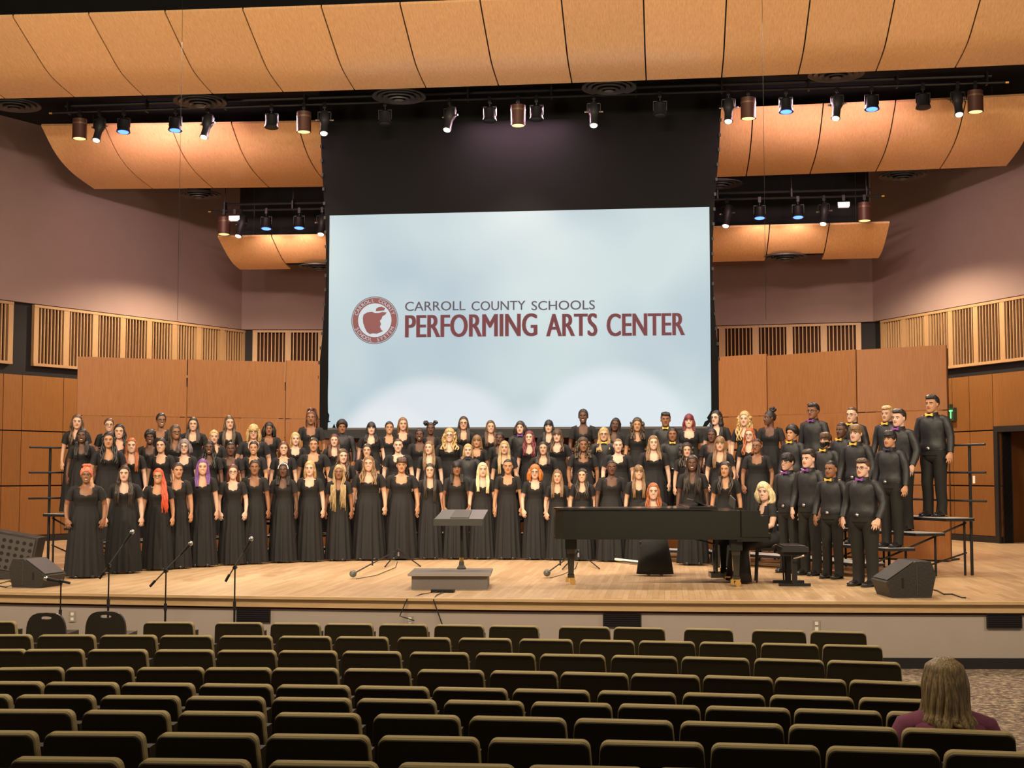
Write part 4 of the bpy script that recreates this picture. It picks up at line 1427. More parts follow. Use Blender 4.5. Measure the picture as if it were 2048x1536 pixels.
def arm_path(male, pose):
    o = .016 if male else 0.0
    if pose == 'stand':
        return [(.10 + o, .005, 1.395), (.160 + o, .005, 1.375), (.192 + o, .010, 1.25), (.215 + o, .016, 1.13), (.228 + o, -.006, 1.03), (.238 + o, -.040, .90)], (.02, -.25, -1), (.8, -.6, 0)
    if pose == 'stand2':
        return [(.10 + o, .005, 1.395), (.160 + o, .005, 1.375), (.198 + o, .012, 1.25), (.228 + o, .018, 1.13), (.232 + o, -.022, 1.035), (.222 + o, -.085, .915)], (-.15, -.3, -1), (.45, -.9, 0)
    if pose == 'piano':
        return [(.10, .005, 1.395), (.158, .0, 1.37), (.195, -.02, 1.25), (.215, -.07, 1.14), (.19, -.17, 1.10), (.15, -.31, 1.09)], (-.1, -1, -.05), (0, .1, 1)
    return [(.10 + o, .005, 1.395), (.158 + o, .0, 1.37), (.195 + o, -.01, 1.25), (.215 + o, -.03, 1.13), (.185 + o, -.12, 1.04), (.12 + o, -.24, .99)], (-.35, -1, -.12), (.2, 0, 1)


ARM_R = [.045, .050, .046, .037, .035, .025]


def body_raw(male, pose):
    T = MT if male else FT
    mb = MB()
    torso(mb, T, [.79, .80, .83, .86, .91, .95, 1.02, 1.08, 1.13, 1.18, 1.23, 1.27, 1.31, 1.34, 1.365, 1.385, 1.40, 1.415, 1.43, 1.45, 1.48, 1.51, 1.54], -.002)
    h = MB()
    head_mesh(h, 1.04 if male else 1.0)
    mb.add([(x, y - .012, z + HZ) for x, y, z in h.v], h.f)
    path, D, Nn = arm_path(male, pose)
    for sx in (-1, 1):
        mb.tube([(x * sx, y, z) for x, y, z in path], ARM_R, 12, (0, 1, 0))
        W = path[-1]
        hand(mb, (W[0] * sx, W[1], W[2]), (D[0] * sx, D[1], D[2]), (Nn[0] * sx, Nn[1], Nn[2]), side=-sx if pose not in ('stand', 'stand2') else sx * (1 if True else -1))
        if pose in ('stand', 'stand2'):
            lg = [(.080, .005, .90), (.085, 0, .70), (.088, -.005, .49), (.090, .012, .30), (.090, .02, .09), (.092, -.01, .045)]
            mb.tube([(x * sx, y, z) for x, y, z in lg], [.085, .072, .052, .047, .034, .036], 12)
            mb.tube([(.09 * sx, .05, .04), (.09 * sx, .0, .045), (.095 * sx, -.09, .032), (.098 * sx, -.15, .022)], [(.030, .03), (.034, .036), (.038, .026), (.026, .014)], 10, (0, 0, 1))
        else:
            lg = [(.085, .0, .90), (.10, -.18, .905), (.105, -.40, .90), (.105, -.44, .84), (.10, -.42, .60), (.095, -.40, .40)]
            mb.tube([(x * sx, y, z) for x, y, z in lg], [.09, .080, .060, .055, .046, .036], 12, (1, 0, 0))
            mb.tube([(.095 * sx, -.37, .38), (.095 * sx, -.42, .385), (.095 * sx, -.50, .372), (.095 * sx, -.56, .362)], [(.030, .03), (.034, .036), (.038, .026), (.026, .014)], 10, (0, 0, 1))
    return mb


def finalize_body(mb, faces=9000):
    me = mb.mesh('body', 'skin')
    o = bpy.data.objects.new('body', me)
    COL.objects.link(o)
    r = o.modifiers.new('r', 'REMESH')
    r.mode, r.voxel_size = 'VOXEL', .0052
    s_ = o.modifiers.new('s', 'SMOOTH')
    s_.factor, s_.iterations = .5, 3
    d = o.modifiers.new('d', 'DECIMATE')
    bpy.context.view_layer.update()
    d.ratio = .12
    bpy.context.view_layer.update()
    ev = o.evaluated_get(bpy.context.evaluated_depsgraph_get())
    me2 = bpy.data.meshes.new_from_object(ev)
    bpy.data.objects.remove(o)
    me2.materials.clear()
    me2.materials.append(MATS['skin'])
    me2.shade_smooth()
    n_ = len(me2.vertices)
    co = np.empty(n_ * 3)
    me2.vertices.foreach_get('co', co)
    co = co.reshape(-1, 3)
    at_ = me2.attributes.new('rest', 'FLOAT_VECTOR', 'POINT')
    rest = co - np.array([0, -.012, HZ])
    rest[co[:, 2] < 1.44] = (0, 1, 0)
    at_.data.foreach_set('vector', rest.astype(np.float32).ravel())
    return me2, co


TEMPL = {}
for key, male, pose in (('f1', 0, 'stand'), ('f2', 0, 'stand2'), ('m1', 1, 'stand'), ('m2', 1, 'stand2'), ('piano', 0, 'piano'), ('sit', 0, 'sit')):
    TEMPL[key] = finalize_body(body_raw(male, pose))


# -------- clothing in template space (returns MB)
def gown_bodice(mb, rnd, z_low=1.10):
    n, rows = 72, 12
    v, f = [], []
    for i in range(n):
        an = 2 * PI * i / n
        cx, sy = math.cos(an), math.sin(an)
        x_est = abs(.150 * cx)
        if sy < 0:        # front: square opening with a soft sweetheart edge
            zt_ = 1.268 + .024 * math.sin(min(1, x_est / .045) * PI / 2)
            if x_est > .072:
                zt_ = min(1.405, 1.292 + (x_est - .072) / .010 * .12)
        else:
            zt_ = 1.36 if x_est < .075 else min(1.405, 1.36 + (x_est - .075) / .01 * .045)
        if abs(cx) > .80:
            zt_ = 1.402
        for j in range(rows):
            z = z_low + (zt_ - z_low) * j / (rows - 1)
            gr = .009 + .010 * min(1, max(0, (z - 1.32) / .04))
            a_, b_ = np.interp(z, FT['z'], FT['a']) + gr, np.interp(z, FT['z'], FT['b']) + gr
            bust = 1 + .13 * math.exp(-((z - 1.245) / .05) ** 2) if sy < 0 else 1
            if sy < 0 and j == rows - 1:
                a_ -= .004 * (x_est < .07)
                b_ -= .004 * (x_est < .07)
            v.append((a_ * cx, b_ * sy * bust + .005, z))
    for i in range(n):
        i2 = (i + 1) % n
        for j in range(rows - 1):
            f.append((i * rows + j, i2 * rows + j, i2 * rows + j + 1, i * rows + j + 1))
    mb.add(v, f)


def sleeve(mb, male, path, upto, grow, flare=0.0, start=0):
    pts = path[start:upto]
    for sx in (-1, 1):
        rr = [ARM_R[start + k] * (1.1 if male else 1) + grow + flare * k for k in range(len(pts))]
        mb.tube([(x * sx, y, z) for x, y, z in pts], rr, 14, (0, 1, 0), cap=False)


def gown(rnd, heavy=0):
    mb = MB()
    gown_bodice(mb, rnd)
    path = arm_path(0, 'stand')[0]
    p = [path[0], path[1], (.180, .008, 1.31), (.197, .012, 1.235), (.204, .013, 1.215)]
    for sx in (-1, 1):
        mb.tube([(x * sx, y, z) for x, y, z in p], [.054, .060, .061, .062, .064], 14, (0, 1, 0), cap=False)
    # skirt with soft pleats
    n, rows = 72, 16
    v, f = [], []
    npl = rnd.randint(11, 16)
    ph = rnd.uniform(0, 6)
    ph2 = rnd.uniform(0, 6)
    for j in range(rows):
        u = j / (rows - 1)
        z = 1.115 - (1.115 - .028) * u
        a_ = np.interp(z, [.0, .3, .6, .85, .95, 1.03, 1.115], [.245, .225, .205, .188, .182, .158, .138])
        b_ = np.interp(z, [.0, .3, .6, .85, .95, 1.03, 1.115], [.215, .190, .160, .138, .128, .108, .104])
        amp = np.interp(z, [0, .4, .8, 1.0, 1.1], [.085, .072, .042, .012, .0])
        for i in range(n):
            an = 2 * PI * i / n
            k = 1 + amp * (math.sin(npl * an + ph + .5 * math.sin(3 * z)) + .55 * math.sin((npl * 2 - 5) * an + ph2))
            v.append((a_ * k * math.cos(an), b_ * k * math.sin(an) + .005, z))
    for j in range(rows - 1):
        for i in range(n):
            i2 = (i + 1) % n
            f.append((j * n + i2, j * n + i, (j + 1) * n + i, (j + 1) * n + i2))
    mb.add(v, f)
    return mb


def shirt(rnd, path, gap=.012, z_low=.90, collar=True, belly=0.0):
    mb = MB()
    zs = [z_low, .94, .98, 1.03, 1.08, 1.13, 1.18, 1.23, 1.27, 1.31, 1.34, 1.37, 1.39, 1.41, 1.425, 1.44, 1.452]
    n = 40
    v, f = [], []
    ph = rnd.uniform(0, 6)
    for z in zs:
        a_, b_ = np.interp(z, MT['z'], MT['a']) + gap, np.interp(z, MT['z'], MT['b']) + gap
        bl = belly * math.exp(-((z - 1.05) / .12) ** 2)
        bo = .016 * math.exp(-((z - .99) / .05) ** 2)
        for i in range(n):
            an = 2 * PI * i / n
            k = 1 + .010 * math.sin(5 * an + ph + z * 30) + .008 * math.sin(9 * an - z * 47)
            if z > 1.38:
                k = 1
            y = (b_ + bo) * math.sin(an)
            if y < 0:
                y *= 1 + bl
            v.append(((a_ + bo) * math.cos(an) * k, y * k + .005, z))
    m_ = len(zs)
    for j in range(m_ - 1):
        for i in range(n):
            i2 = (i + 1) % n
            f.append((j * n + i, j * n + i2, (j + 1) * n + i2, (j + 1) * n + i))
    mb.add(v, f)
    pp = path[:-1] + [tuple(np.array(path[-2]) * .12 + np.array(path[-1]) * .88)]
    for sx in (-1, 1):
        rr = [.056, .064, .060, .053, .049, .039]
        mb.tube([(x * sx, y, z) for x, y, z in pp], rr, 14, (0, 1, 0), cap=False)
        e = pp[-1]
        g = pp[-2]
        d = (np.array(e) - np.array(g))
        d /= np.linalg.norm(d)
        mb.tube([((np.array(e) - d * .05) * np.array([sx, 1, 1])).tolist(), ((np.array(e) + d * .005) * np.array([sx, 1, 1])).tolist()], [.043, .041], 14, (0, 1, 0), cap=False)
    if collar:
        for sx in (-1, 1):
            mb.add([(sx * .004, -.082, 1.44), (sx * .058, -.052, 1.475), (sx * .066, .01, 1.485), (sx * .074, .01, 1.445), (sx * .070, -.066, 1.432), (sx * .034, -.092, 1.415)], [(0, 1, 4, 5), (1, 2, 3, 4)])
        mb.tube([(0, .005, 1.445), (0, .005, 1.480)], [(.073, .068), (.068, .064)], 24, (0, 1, 0), cap=False)
        mb.box(-.014, .014, -.15, -.128, .98, 1.0)
    return mb


def trousers(rnd):
    mb = MB()
    zs = [.86, .88, .91, .94, .965]
    torso(mb, MT, zs, .017, 32)
    mb.ellipsoid((0, .005, .875), (.155, .130, .125), 24, 12)
    for sx in (-1, 1):
        ph = rnd.uniform(0, 6)
        pts, rad = [], []
        for z, x, y, r in ((.955, .072, .005, .099), (.87, .080, .004, .100), (.78, .086, .003, .095), (.65, .088, 0, .084), (.49, .09, -.003, .074), (.35, .092, .004, .070), (.20, .094, .010, .066), (.10, .095, .010, .066), (.055, .096, .005, .069), (.035, .096, .0, .071)):
            pts.append((sx * (x + .004 * math.sin(z * 25 + ph)), y + .005 * math.sin(z * 31 + ph), z))
            rad.append((r, r * 1.06))
        mb.tube(pts, rad, 16, (0, 1, 0), cap=False)
    return mb


def shoes(sx):
    mb = MB()
    x = .094 * sx
    mb.tube([(x, .075, .04), (x, .05, .05), (x, 0, .055), (x, -.06, .045), (x, -.13, .035), (x, -.175, .028), (x, -.19, .022)], [(.022, .03), (.034, .045), (.040, .052), (.043, .042), (.046, .034), (.036, .026), (.016, .014)], 12, (0, 0, 1))
    mb.box(x - .04, x + .04, -.17, .08, 0, .012)
    return mb


def belt():
    mb = MB()
    n = 32
    v, f = [], []
    for z in (.945, .985):
        a_, b_ = np.interp(z, MT['z'], MT['a']) + .024, np.interp(z, MT['z'], MT['b']) + .024
        for i in range(n):
            an = 2 * PI * i / n
            v.append((a_ * math.cos(an), b_ * math.sin(an) + .005, z))
    for i in range(n):
        i2 = (i + 1) % n
        f.append((i, i2, n + i2, n + i))
    return mb.add(v, f)


def bow():
    mb = MB()
    for sx in (-1, 1):
        v = []
        for y in (-.112, -.092):
            v += [(sx * .006, y, 1.447), (sx * .052, y - .004, 1.470), (sx * .056, y - .002, 1.447), (sx * .052, y - .004, 1.422), (sx * .006, y, 1.436)]
        mb.add(v, [(0, 1, 2, 3, 4), (9, 8, 7, 6, 5), (0, 5, 6, 1), (1, 6, 7, 2), (2, 7, 8, 3), (3, 8, 9, 4)])
    mb.ellipsoid((0, -.104, 1.442), (.011, .012, .013), 8, 6)
    return mb


def glasses(mb_):
    mb = MB()
    for sx in (-1, 1):
        c = (sx * .031, -.108, HZ - .002)
        pts = [(c[0] + .023 * math.cos(a_), c[1] + .006 * abs(math.cos(a_)) * (sx * math.cos(a_) > 0), c[2] + .017 * math.sin(a_)) for a_ in np.linspace(0, 2 * PI, 17)]
        mb.tube(pts, .0022, 5, (0, 1, 0), cap=False)
        mb.tube([(sx * .054, -.104, HZ + .004), (sx * .074, -.06, HZ + .005), (sx * .077, 0, HZ + .004)], .0022, 5)
    mb.tube([(-.009, -.110, HZ + .002), (.009, -.110, HZ + .002)], .0022, 5)
    return mb


# -------- hair in template space
def hcap(mb, edge, vol=.012, seed=0, rough=0.0, n=44, rows=14, zshift=0.0):
    v, f = [], []
    ks = sorted(edge)
    for j in range(rows + 1):
        for i in range(n):
            ph = 2 * PI * i / n
            deg = abs((math.degrees(ph) + 180) % 360 - 180)
            te = math.radians(np.interp(deg, ks, [edge[k] for k in ks]))
            u = j / rows
            th = te * min(u, 1.0)
            vv = vol * (1 - .85 * u ** 4)
            ry = (.098 if math.cos(ph) > 0 else .103) + vv
            rx = .0765 + vv
            rz_ = .100 + vv
            if rough > 0:
                g = rough * (math.sin(ph * 7 + j * 2.3 + seed) * math.sin(j * 1.9 + ph * 3 + seed * 2) + .6 * math.sin(ph * 13 + seed * 3 + j * 3.1))
                rx, ry, rz_ = rx + g, ry + g, rz_ + g
            v.append((rx * math.sin(th) * math.sin(ph), -ry * math.sin(th) * math.cos(ph) - .010, HZ + .018 + zshift + rz_ * math.cos(th)))
    for j in range(rows):
        for i in range(n):
            i2 = (i + 1) % n
            f.append((j * n + i, (j + 1) * n + i, (j + 1) * n + i2, j * n + i2))
    mb.add(v, f)


E_OPEN = {0: 52, 30: 58, 52: 74, 72: 98, 95: 112, 130: 122, 180: 128}
E_BANG = {0: 84, 30: 86, 50: 90, 72: 104, 95: 114, 130: 122, 180: 128}
E_SIDE = {0: 60, 30: 70, 52: 88, 72: 104, 95: 114, 130: 122, 180: 128}
E_SHORT = {0: 56, 30: 58, 55: 68, 75: 84, 92: 96, 110: 112, 180: 122}
E_FADE = {0: 50, 30: 52, 55: 60, 75: 74, 92: 88, 110: 100, 180: 108}


def lock(mb, pts, rad, wave=0.0, ph=0.0, freq=30.0, n=10, ref=(0, 1, 0)):
    P = [np.array(p, float) for p in pts]
    q, r = [], []
    for i in range(len(P) - 1):
        for j in range(4):
            u = j / 4
            p = P[i] * (1 - u) + P[i + 1] * u
            ra = rad[i] if isinstance(rad[i], tuple) else (rad[i], rad[i])
            rb = rad[i + 1] if isinstance(rad[i + 1], tuple) else (rad[i + 1], rad[i + 1])
            q.append(p + np.array([wave * math.sin(p[2] * freq + ph), wave * .6 * math.cos(p[2] * freq * 1.1 + ph), 0]) * min(1, (i + u) / 1.5))
            r.append((ra[0] * (1 - u) + rb[0] * u, ra[1] * (1 - u) + rb[1] * u))
    q.append(P[-1])
    r.append(rad[-1] if isinstance(rad[-1], tuple) else (rad[-1], rad[-1]))
    mb.tube(q, r, n, ref)


def front_lock(mb, sx, Ln, fat=1.0, wave=0.0, ph=0.0, seg=3):
    """strands from the temple over the shoulder down the chest"""
    base = [(.064, -.030, .045), (.076, -.030, -.03), (.080, -.024, -.11), (.092, -.070, -.185), (.090, -.128, -.26), (.085, -.148, -.33), (.082, -.140, -.45), (.08, -.135, -.60)]
    zz2 = [b_[2] for b_ in base]
    zl = list(np.linspace(.045, -Ln, 7))
    for k in range(seg):
        d = (k - (seg - 1) / 2) * .018 * fat
        pts, rad = [], []
        for i, z in enumerate(zl):
            x = np.interp(-z, [-q for q in zz2], [b_[0] for b_ in base])
            y = np.interp(-z, [-q for q in zz2], [b_[1] for b_ in base])
            pts.append((sx * (x + d * min(1, .3 + i * .25)), y + abs(d) * .15 - .010, HZ + z + .004 * math.sin(k * 2.1 + i)))
            w_ = .017 * fat * (1 - .55 * (i / 6) ** 2)
            rad.append((w_, w_ * .85))
        lock(mb, pts, rad, wave, ph + k * 1.7)


def back_hair(mb, Ln, fat=1.0, wave=0.0, ph=0.0):
    pts = [(0, .045, HZ + .03), (0, .060, HZ - .06), (0, .066, HZ - .13), (0, .085, HZ - .19), (0, .112, HZ - .26), (0, .118, HZ - max(.3, Ln))]
    rad = [(.074, .045), (.080 * fat, .042), (.088 * fat, .036), (.098 * fat, .032), (.10 * fat, .030), (.07 * fat, .018)]
    if Ln < .25:
        pts = pts[:3] + [(0, .075, HZ - Ln)]
        rad = rad[:3] + [(.075 * fat, .03)]
    lock(mb, pts, rad, wave, ph, 30, 16)


def hair(style, Ln, fat, seed):
    mb = MB()
    r = random.Random(seed)
    ph = r.uniform(0, 6)
    if style in ('long', 'wavy', 'bangs', 'wbangs', 'back', 'curly', 'ringlet'):
        wv = {'long': .003, 'bangs': .003, 'back': .004, 'wavy': .010, 'wbangs': .010, 'curly': .013, 'ringlet': .016}[style]
        hcap(mb, E_BANG if 'bangs' in style else E_OPEN, .012 * fat + (.012 if style in ('curly', 'ringlet') else 0), seed, .004 if style in ('curly', 'ringlet') else .0015)
        back_hair(mb, Ln, fat, wv, ph)
        for sx in (-1, 1):
            if style == 'back':
                lock(mb, [(sx * .066, -.012, HZ + .04), (sx * .078, .0, HZ - .04), (sx * .078, .03, HZ - .13), (sx * .075, .06, HZ - .2)], [.018, .024, .028, .02], .003, ph)
            else:
                front_lock(mb, sx, Ln * r.uniform(.88, 1.05), fat * (1.25 if style in ('curly', 'ringlet') else 1), wv, ph + sx, 4 if style in ('curly', 'ringlet') else 3)
        if style in ('curly', 'ringlet'):
            for k in range(84):
                an = r.uniform(.9, 2 * PI - .9)
                z = HZ + r.uniform(-.18, .045)
                rr = .080 + .02 * fat + r.uniform(0, .02) * (1 + 2 * max(0, HZ - z))
                if z > HZ + .02:
                    rr *= math.sqrt(max(.05, 1 - ((z - HZ - .02) / .125) ** 2))
                mb.ellipsoid((rr * math.sin(an), -rr * 1.05 * math.cos(an) - .005, z), (.018 * fat, .018 * fat, .026 * fat), 7, 5)
    elif style == 'sheet':
        hcap(mb, E_OPEN, .014, seed, .002)
        for layer, rr0 in ((0, .086), (1, .098)):
            for k in range(15):
                an = math.radians(62 + (298 - 62) * (k + .5 * layer) / 14)
                sx_, cy_ = math.sin(an), -math.cos(an)
                L2 = Ln * r.uniform(.82, 1.08)
                lock(mb, [(sx_ * .03, cy_ * .03 - .01, HZ + .122), (sx_ * .075, cy_ * .085 - .01, HZ + .085), (sx_ * (rr0 - .004), cy_ * (rr0 + .012) - .008, HZ + .0),
                          (sx_ * (rr0 + .004), cy_ * (rr0 + .012), HZ - .09), (sx_ * (rr0 + .024), cy_ * (rr0 + .022), HZ - .18), (sx_ * (rr0 + .03) + r.uniform(-.02, .02), cy_ * (rr0 + .036), HZ - L2)],
                     [.014, .020, .022, .022, .020, .006], .005, ph + k, 22, 8)
    elif style == 'bob':
        hcap(mb, E_SIDE, .020 * fat, seed, .002)
        back_hair(mb, .14, fat * 1.05, .004, ph)
        for sx in (-1, 1):
            for k in range(3):
                lock(mb, [(sx * (.068 + .006 * k), -.035 + .02 * k, HZ + .05), (sx * (.088 + .01 * k), -.034 + .022 * k, HZ - .03), (sx * (.094 + .012 * k), -.035 + .02 * k, HZ - Ln)], [.022, .030 * fat, .018 * fat], .004, ph + k)
    elif style == 'shag':
        hcap(mb, E_BANG, .022 * fat, seed, .005)
        back_hair(mb, .15, fat * 1.05, .008, ph)
        for sx in (-1, 1):
            for k in range(3):
                lock(mb, [(sx * (.07 + .006 * k), -.03 + .02 * k, HZ + .05), (sx * (.09 + .01 * k), -.03 + .022 * k, HZ - .04), (sx * (.09 + .012 * k), -.03 + .02 * k, HZ - Ln)], [.020, .022 * fat, .010 * fat], .006, ph + k)
    elif style in ('up', 'bun', 'puffs', 'pony', 'tight'):
        hcap(mb, E_OPEN if style != 'tight' else E_FADE, .006 if style != 'up' else .010 * fat, seed, .001)
        if style == 'up':
            mb.ellipsoid((0, .095, HZ + .0), (.045 * fat, .04 * fat, .05 * fat), 12, 8)
        if style == 'bun':
            for k in range(14):
                an, el = r.uniform(0, 2 * PI), r.uniform(-.6, 1.2)
                mb.ellipsoid((.034 * math.cos(an) * math.cos(el), .045 + .034 * math.sin(an) * math.cos(el), HZ + .135 + .030 * math.sin(el)), (.030, .030, .028), 8, 6)
        if style == 'puffs':
            for sx in (-1, 1):
                for k in range(14):
                    an, el = r.uniform(0, 2 * PI), r.uniform(-1.2, 1.4)
                    mb.ellipsoid((sx * .085 + .032 * math.cos(an) * math.cos(el), .02 + .03 * math.sin(an) * math.cos(el), HZ + .11 + .03 * math.sin(el)), (.028, .028, .026), 8, 6)
        if style == 'pony':
            mb.ellipsoid((0, .03, HZ + .14), (.035, .035, .03), 10, 8)
            for k in range(9):
                a_ = (k - 4) * .4
                x = math.sin(a_) * .05
                lock(mb, [(x * .3, .03, HZ + .165), (x * 1.2 + .01, .05, HZ + .15), (x * 1.9 + .015, .06, HZ + .02), (x * 2.0 + .02, .07, HZ - .15), (x * 2.0 + .02, .10, HZ - Ln)], [.010, .011, .011, .010, .005], .004, ph + k, n=7)
    elif style in ('braids', 'locs'):
        hcap(mb, E_OPEN, .012, seed, .003)
        back_hair(mb, Ln * .8, 1.0, .004, ph)
        for sx in (-1, 1):
            for k in range(7):
                fx = .060 + .006 * k
                d = (k - 3) * .011
                Lk = Ln * r.uniform(.8, 1.08)
                pts = [(sx * (.03 + .005 * k), -.065 + .016 * k, HZ + .09), (sx * (.07 + .003 * k), -.04 + .014 * k, HZ + .03), (sx * (.084 + d * .4), -.035 + .010 * k, HZ - .08), (sx * (.092 + d), -.085 + .012 * k, HZ - .185),
                       (sx * (.09 + d * 1.3), -.140 + .006 * k, HZ - .27), (sx * (.085 + d * 1.5), -.155, HZ - Lk)]
                if Lk < .27:
                    pts = pts[:4]
                lock(mb, pts, [.009] * (len(pts) - 1) + [.005], .004, ph + k, n=7)
    elif style == 'sidebraids':
        hcap(mb, E_OPEN, .010, seed, .004)
        back_hair(mb, .25, .9, .004, ph)
        for k in range(12):
            d = (k - 6) * .007
            Lk = Ln * r.uniform(.85, 1.05)
            sx = 1
            lock(mb, [(sx * (.05 + d * .3), -.02, HZ + .085), (sx * (.085 + d * .3), -.03, HZ - .02), (sx * (.10 + d), -.06, HZ - .17), (sx * (.115 + d), -.145, HZ - .29), (sx * (.125 + d * 1.2), -.165, HZ - .4), (sx * (.13 + d * 1.2), -.165, HZ - Lk)],
                 [.010, .011, .010, .009, .009, .005], .006, ph + k, n=7)
    elif style == 'topbraids':
        hcap(mb, E_SIDE, .014, seed, .004)
        for k in range(12):
            a_ = 2 * PI * k / 12
            lock(mb, [(.03 * math.cos(a_), .01 + .03 * math.sin(a_), HZ + .115), (.055 * math.cos(a_), .0 + .05 * math.sin(a_), HZ + .15), (.035 * math.cos(a_ + .7), .01 + .03 * math.sin(a_ + .7), HZ + .165)], [.012, .012, .006], .004, k, n=7)
        for k in range(7):
            lock(mb, [(-.06 + .02 * k, -.07 + .004 * (k - 3) ** 2, HZ + .10), (-.075 + .025 * k, -.10 + .006 * (k - 3) ** 2, HZ + .06)], [.011, .007], .0, k, n=7)
    elif style == 'afro':
        hcap(mb, {0: 62, 30: 68, 52: 86, 72: 102, 95: 116, 130: 124, 180: 130}, .040 * fat, seed, .0035, 60, 22)
    elif style in ('short', 'crop', 'floppy', 'fringe'):
        hcap(mb, {'short': E_SHORT, 'crop': E_FADE, 'floppy': E_BANG, 'fringe': {**E_SHORT, 0: 78, 30: 78, 55: 84}}[style], {'short': .016, 'crop': .007, 'floppy': .014, 'fringe': .014}[style] * fat, seed, .002 if style == 'crop' else .004)
        if style != 'crop':
            for k in range(11):
                a_ = -1.1 + 2.2 * k / 10
                lift = .012 if style == 'short' else -.018
                lock(mb, [(.055 * math.sin(a_), -.03, HZ + .118), (.07 * math.sin(a_), -.085 * math.cos(a_) - .01, HZ + .095), (.074 * math.sin(a_) + .008, -.108 * math.cos(a_) - .01, HZ + .065 + lift)], [.014, .017, .006], .0, k, n=7)
    return mb


def head_rot(co, yaw, tiltx=0.0, roll=0.0, z0=1.42, z1=1.50):
    if not (yaw or tiltx or roll):
        return co
    w = np.clip((co[:, 2] - z0) / (z1 - z0), 0, 1)
    w = w * w * (3 - 2 * w)
    out = co.copy()
    ang = yaw * w
    c, s_ = np.cos(ang), np.sin(ang)
    x, y = out[:, 0].copy(), out[:, 1].copy()
    out[:, 0], out[:, 1] = x * c - y * s_, x * s_ + y * c
    if roll:
        a_ = roll * w
        c, s_ = np.cos(a_), np.sin(a_)
        x, z = out[:, 0].copy(), out[:, 2] - 1.45
        out[:, 0], out[:, 2] = x * c + z * s_, -x * s_ + z * c + 1.45
    return out


def widen(co, w, male=False):
    if abs(w - 1) < 1e-3:
        return co
    out = co.copy()
    k = np.clip((1.47 - co[:, 2]) / .10, 0, 1)
    k = k * k * (3 - 2 * k)
    ww = 1 + (w - 1) * k
    lim = .20 if male else .17
    ax = np.abs(co[:, 0])
    inner = np.minimum(ax, lim)
    out[:, 0] = np.sign(co[:, 0]) * (inner * ww + (ax - inner) * (1 + (ww - 1) * .5))
    armlike = ax > lim + .005
    kk = np.where(armlike & (co[:, 2] < 1.33), 1 + (ww - 1) * .35, 1 + (ww - 1) * 1.0)
    out[:, 1] = co[:, 1] * kk
    return out


def emit_mesh(name, mb, m, parent, xf, color=None, smooth=True):
    v = xf(np.array(mb.v))
    me = bpy.data.meshes.new(name)
    me.from_pydata(v.tolist(), [], mb.f)
    for mm in (m if isinstance(m, (list, tuple)) else [m]):
        me.materials.append(MATS[mm])
    if smooth:
        me.shade_smooth()
    o = obj(name, me, parent)
    if color:
        o.color = (*color, 1)
    return o


EYES = []
for sx in (-1, 1):
    EYES.append((MB().ellipsoid((sx * .031, -.0885, HZ + .0), (.0135, .0085, .0078), 12, 8), MB().ellipsoid((sx * .031, -.0945, HZ + .0005), (.0074, .0048, .0074), 10, 6),
                 MB().tube([(sx * .013, -.1045, HZ + .018), (sx * .028, -.1035, HZ + .0225), (sx * .045, -.094, HZ + .020), (sx * .052, -.085, HZ + .015)], [(.003, .0035), (.003, .004), (.003, .0035), (.002, .002)], 6, (0, 0, 1))))
FACE_MASK = MB()
_n = 20
_v, _f = [], []
for j, tz in enumerate(np.linspace(-.105, -.018, 7)):
    tt = (tz + .1125) / .225
    w = np.interp(tt, HEAD_T, HEAD_W) + .004
    fr = np.interp(tt, HEAD_T, HEAD_F) + .008 + .016 * math.exp(-((tz + .035) / .03) ** 2)
    for i in range(_n + 1):
        a_ = -PI / 2 + PI * i / _n
        _v.append((w * math.sin(a_), -fr * math.cos(a_) ** .8 - .012 if math.cos(a_) > 0 else -.012, HZ + tz))
for j in range(6):
    for i in range(_n):
        _f.append((j * (_n + 1) + i, j * (_n + 1) + i + 1, (j + 1) * (_n + 1) + i + 1, (j + 1) * (_n + 1) + i))
FACE_MASK.add(_v, _f)

SKIN = {'L': (.53, .305, .21), 'P': (.58, .36, .27), 'T': (.42, .215, .12), 'B': (.22, .098, .05), 'D': (.095, .042, .026)}
HC = {'blk': (.012, .010, .010), 'dk': (.028, .018, .013), 'br': (.085, .043, .022), 'lb': (.20, .11, .05), 'bl': (.50, .33, .14), 'plat': (.72, .58, .34), 'red': (.36, .10, .028), 'gin': (.52, .17, .04),
      'aub': (.10, .030, .018), 'burg': (.15, .018, .030), 'pur': (.16, .06, .26), 'cor': (.78, .20, .12), 'crd': (.62, .085, .035), 'gry': (.20, .16, .17), 'bkl': (.06, .038, .02), 'mix': (.42, .30, .15), 'ash': (.24, .165, .085)}


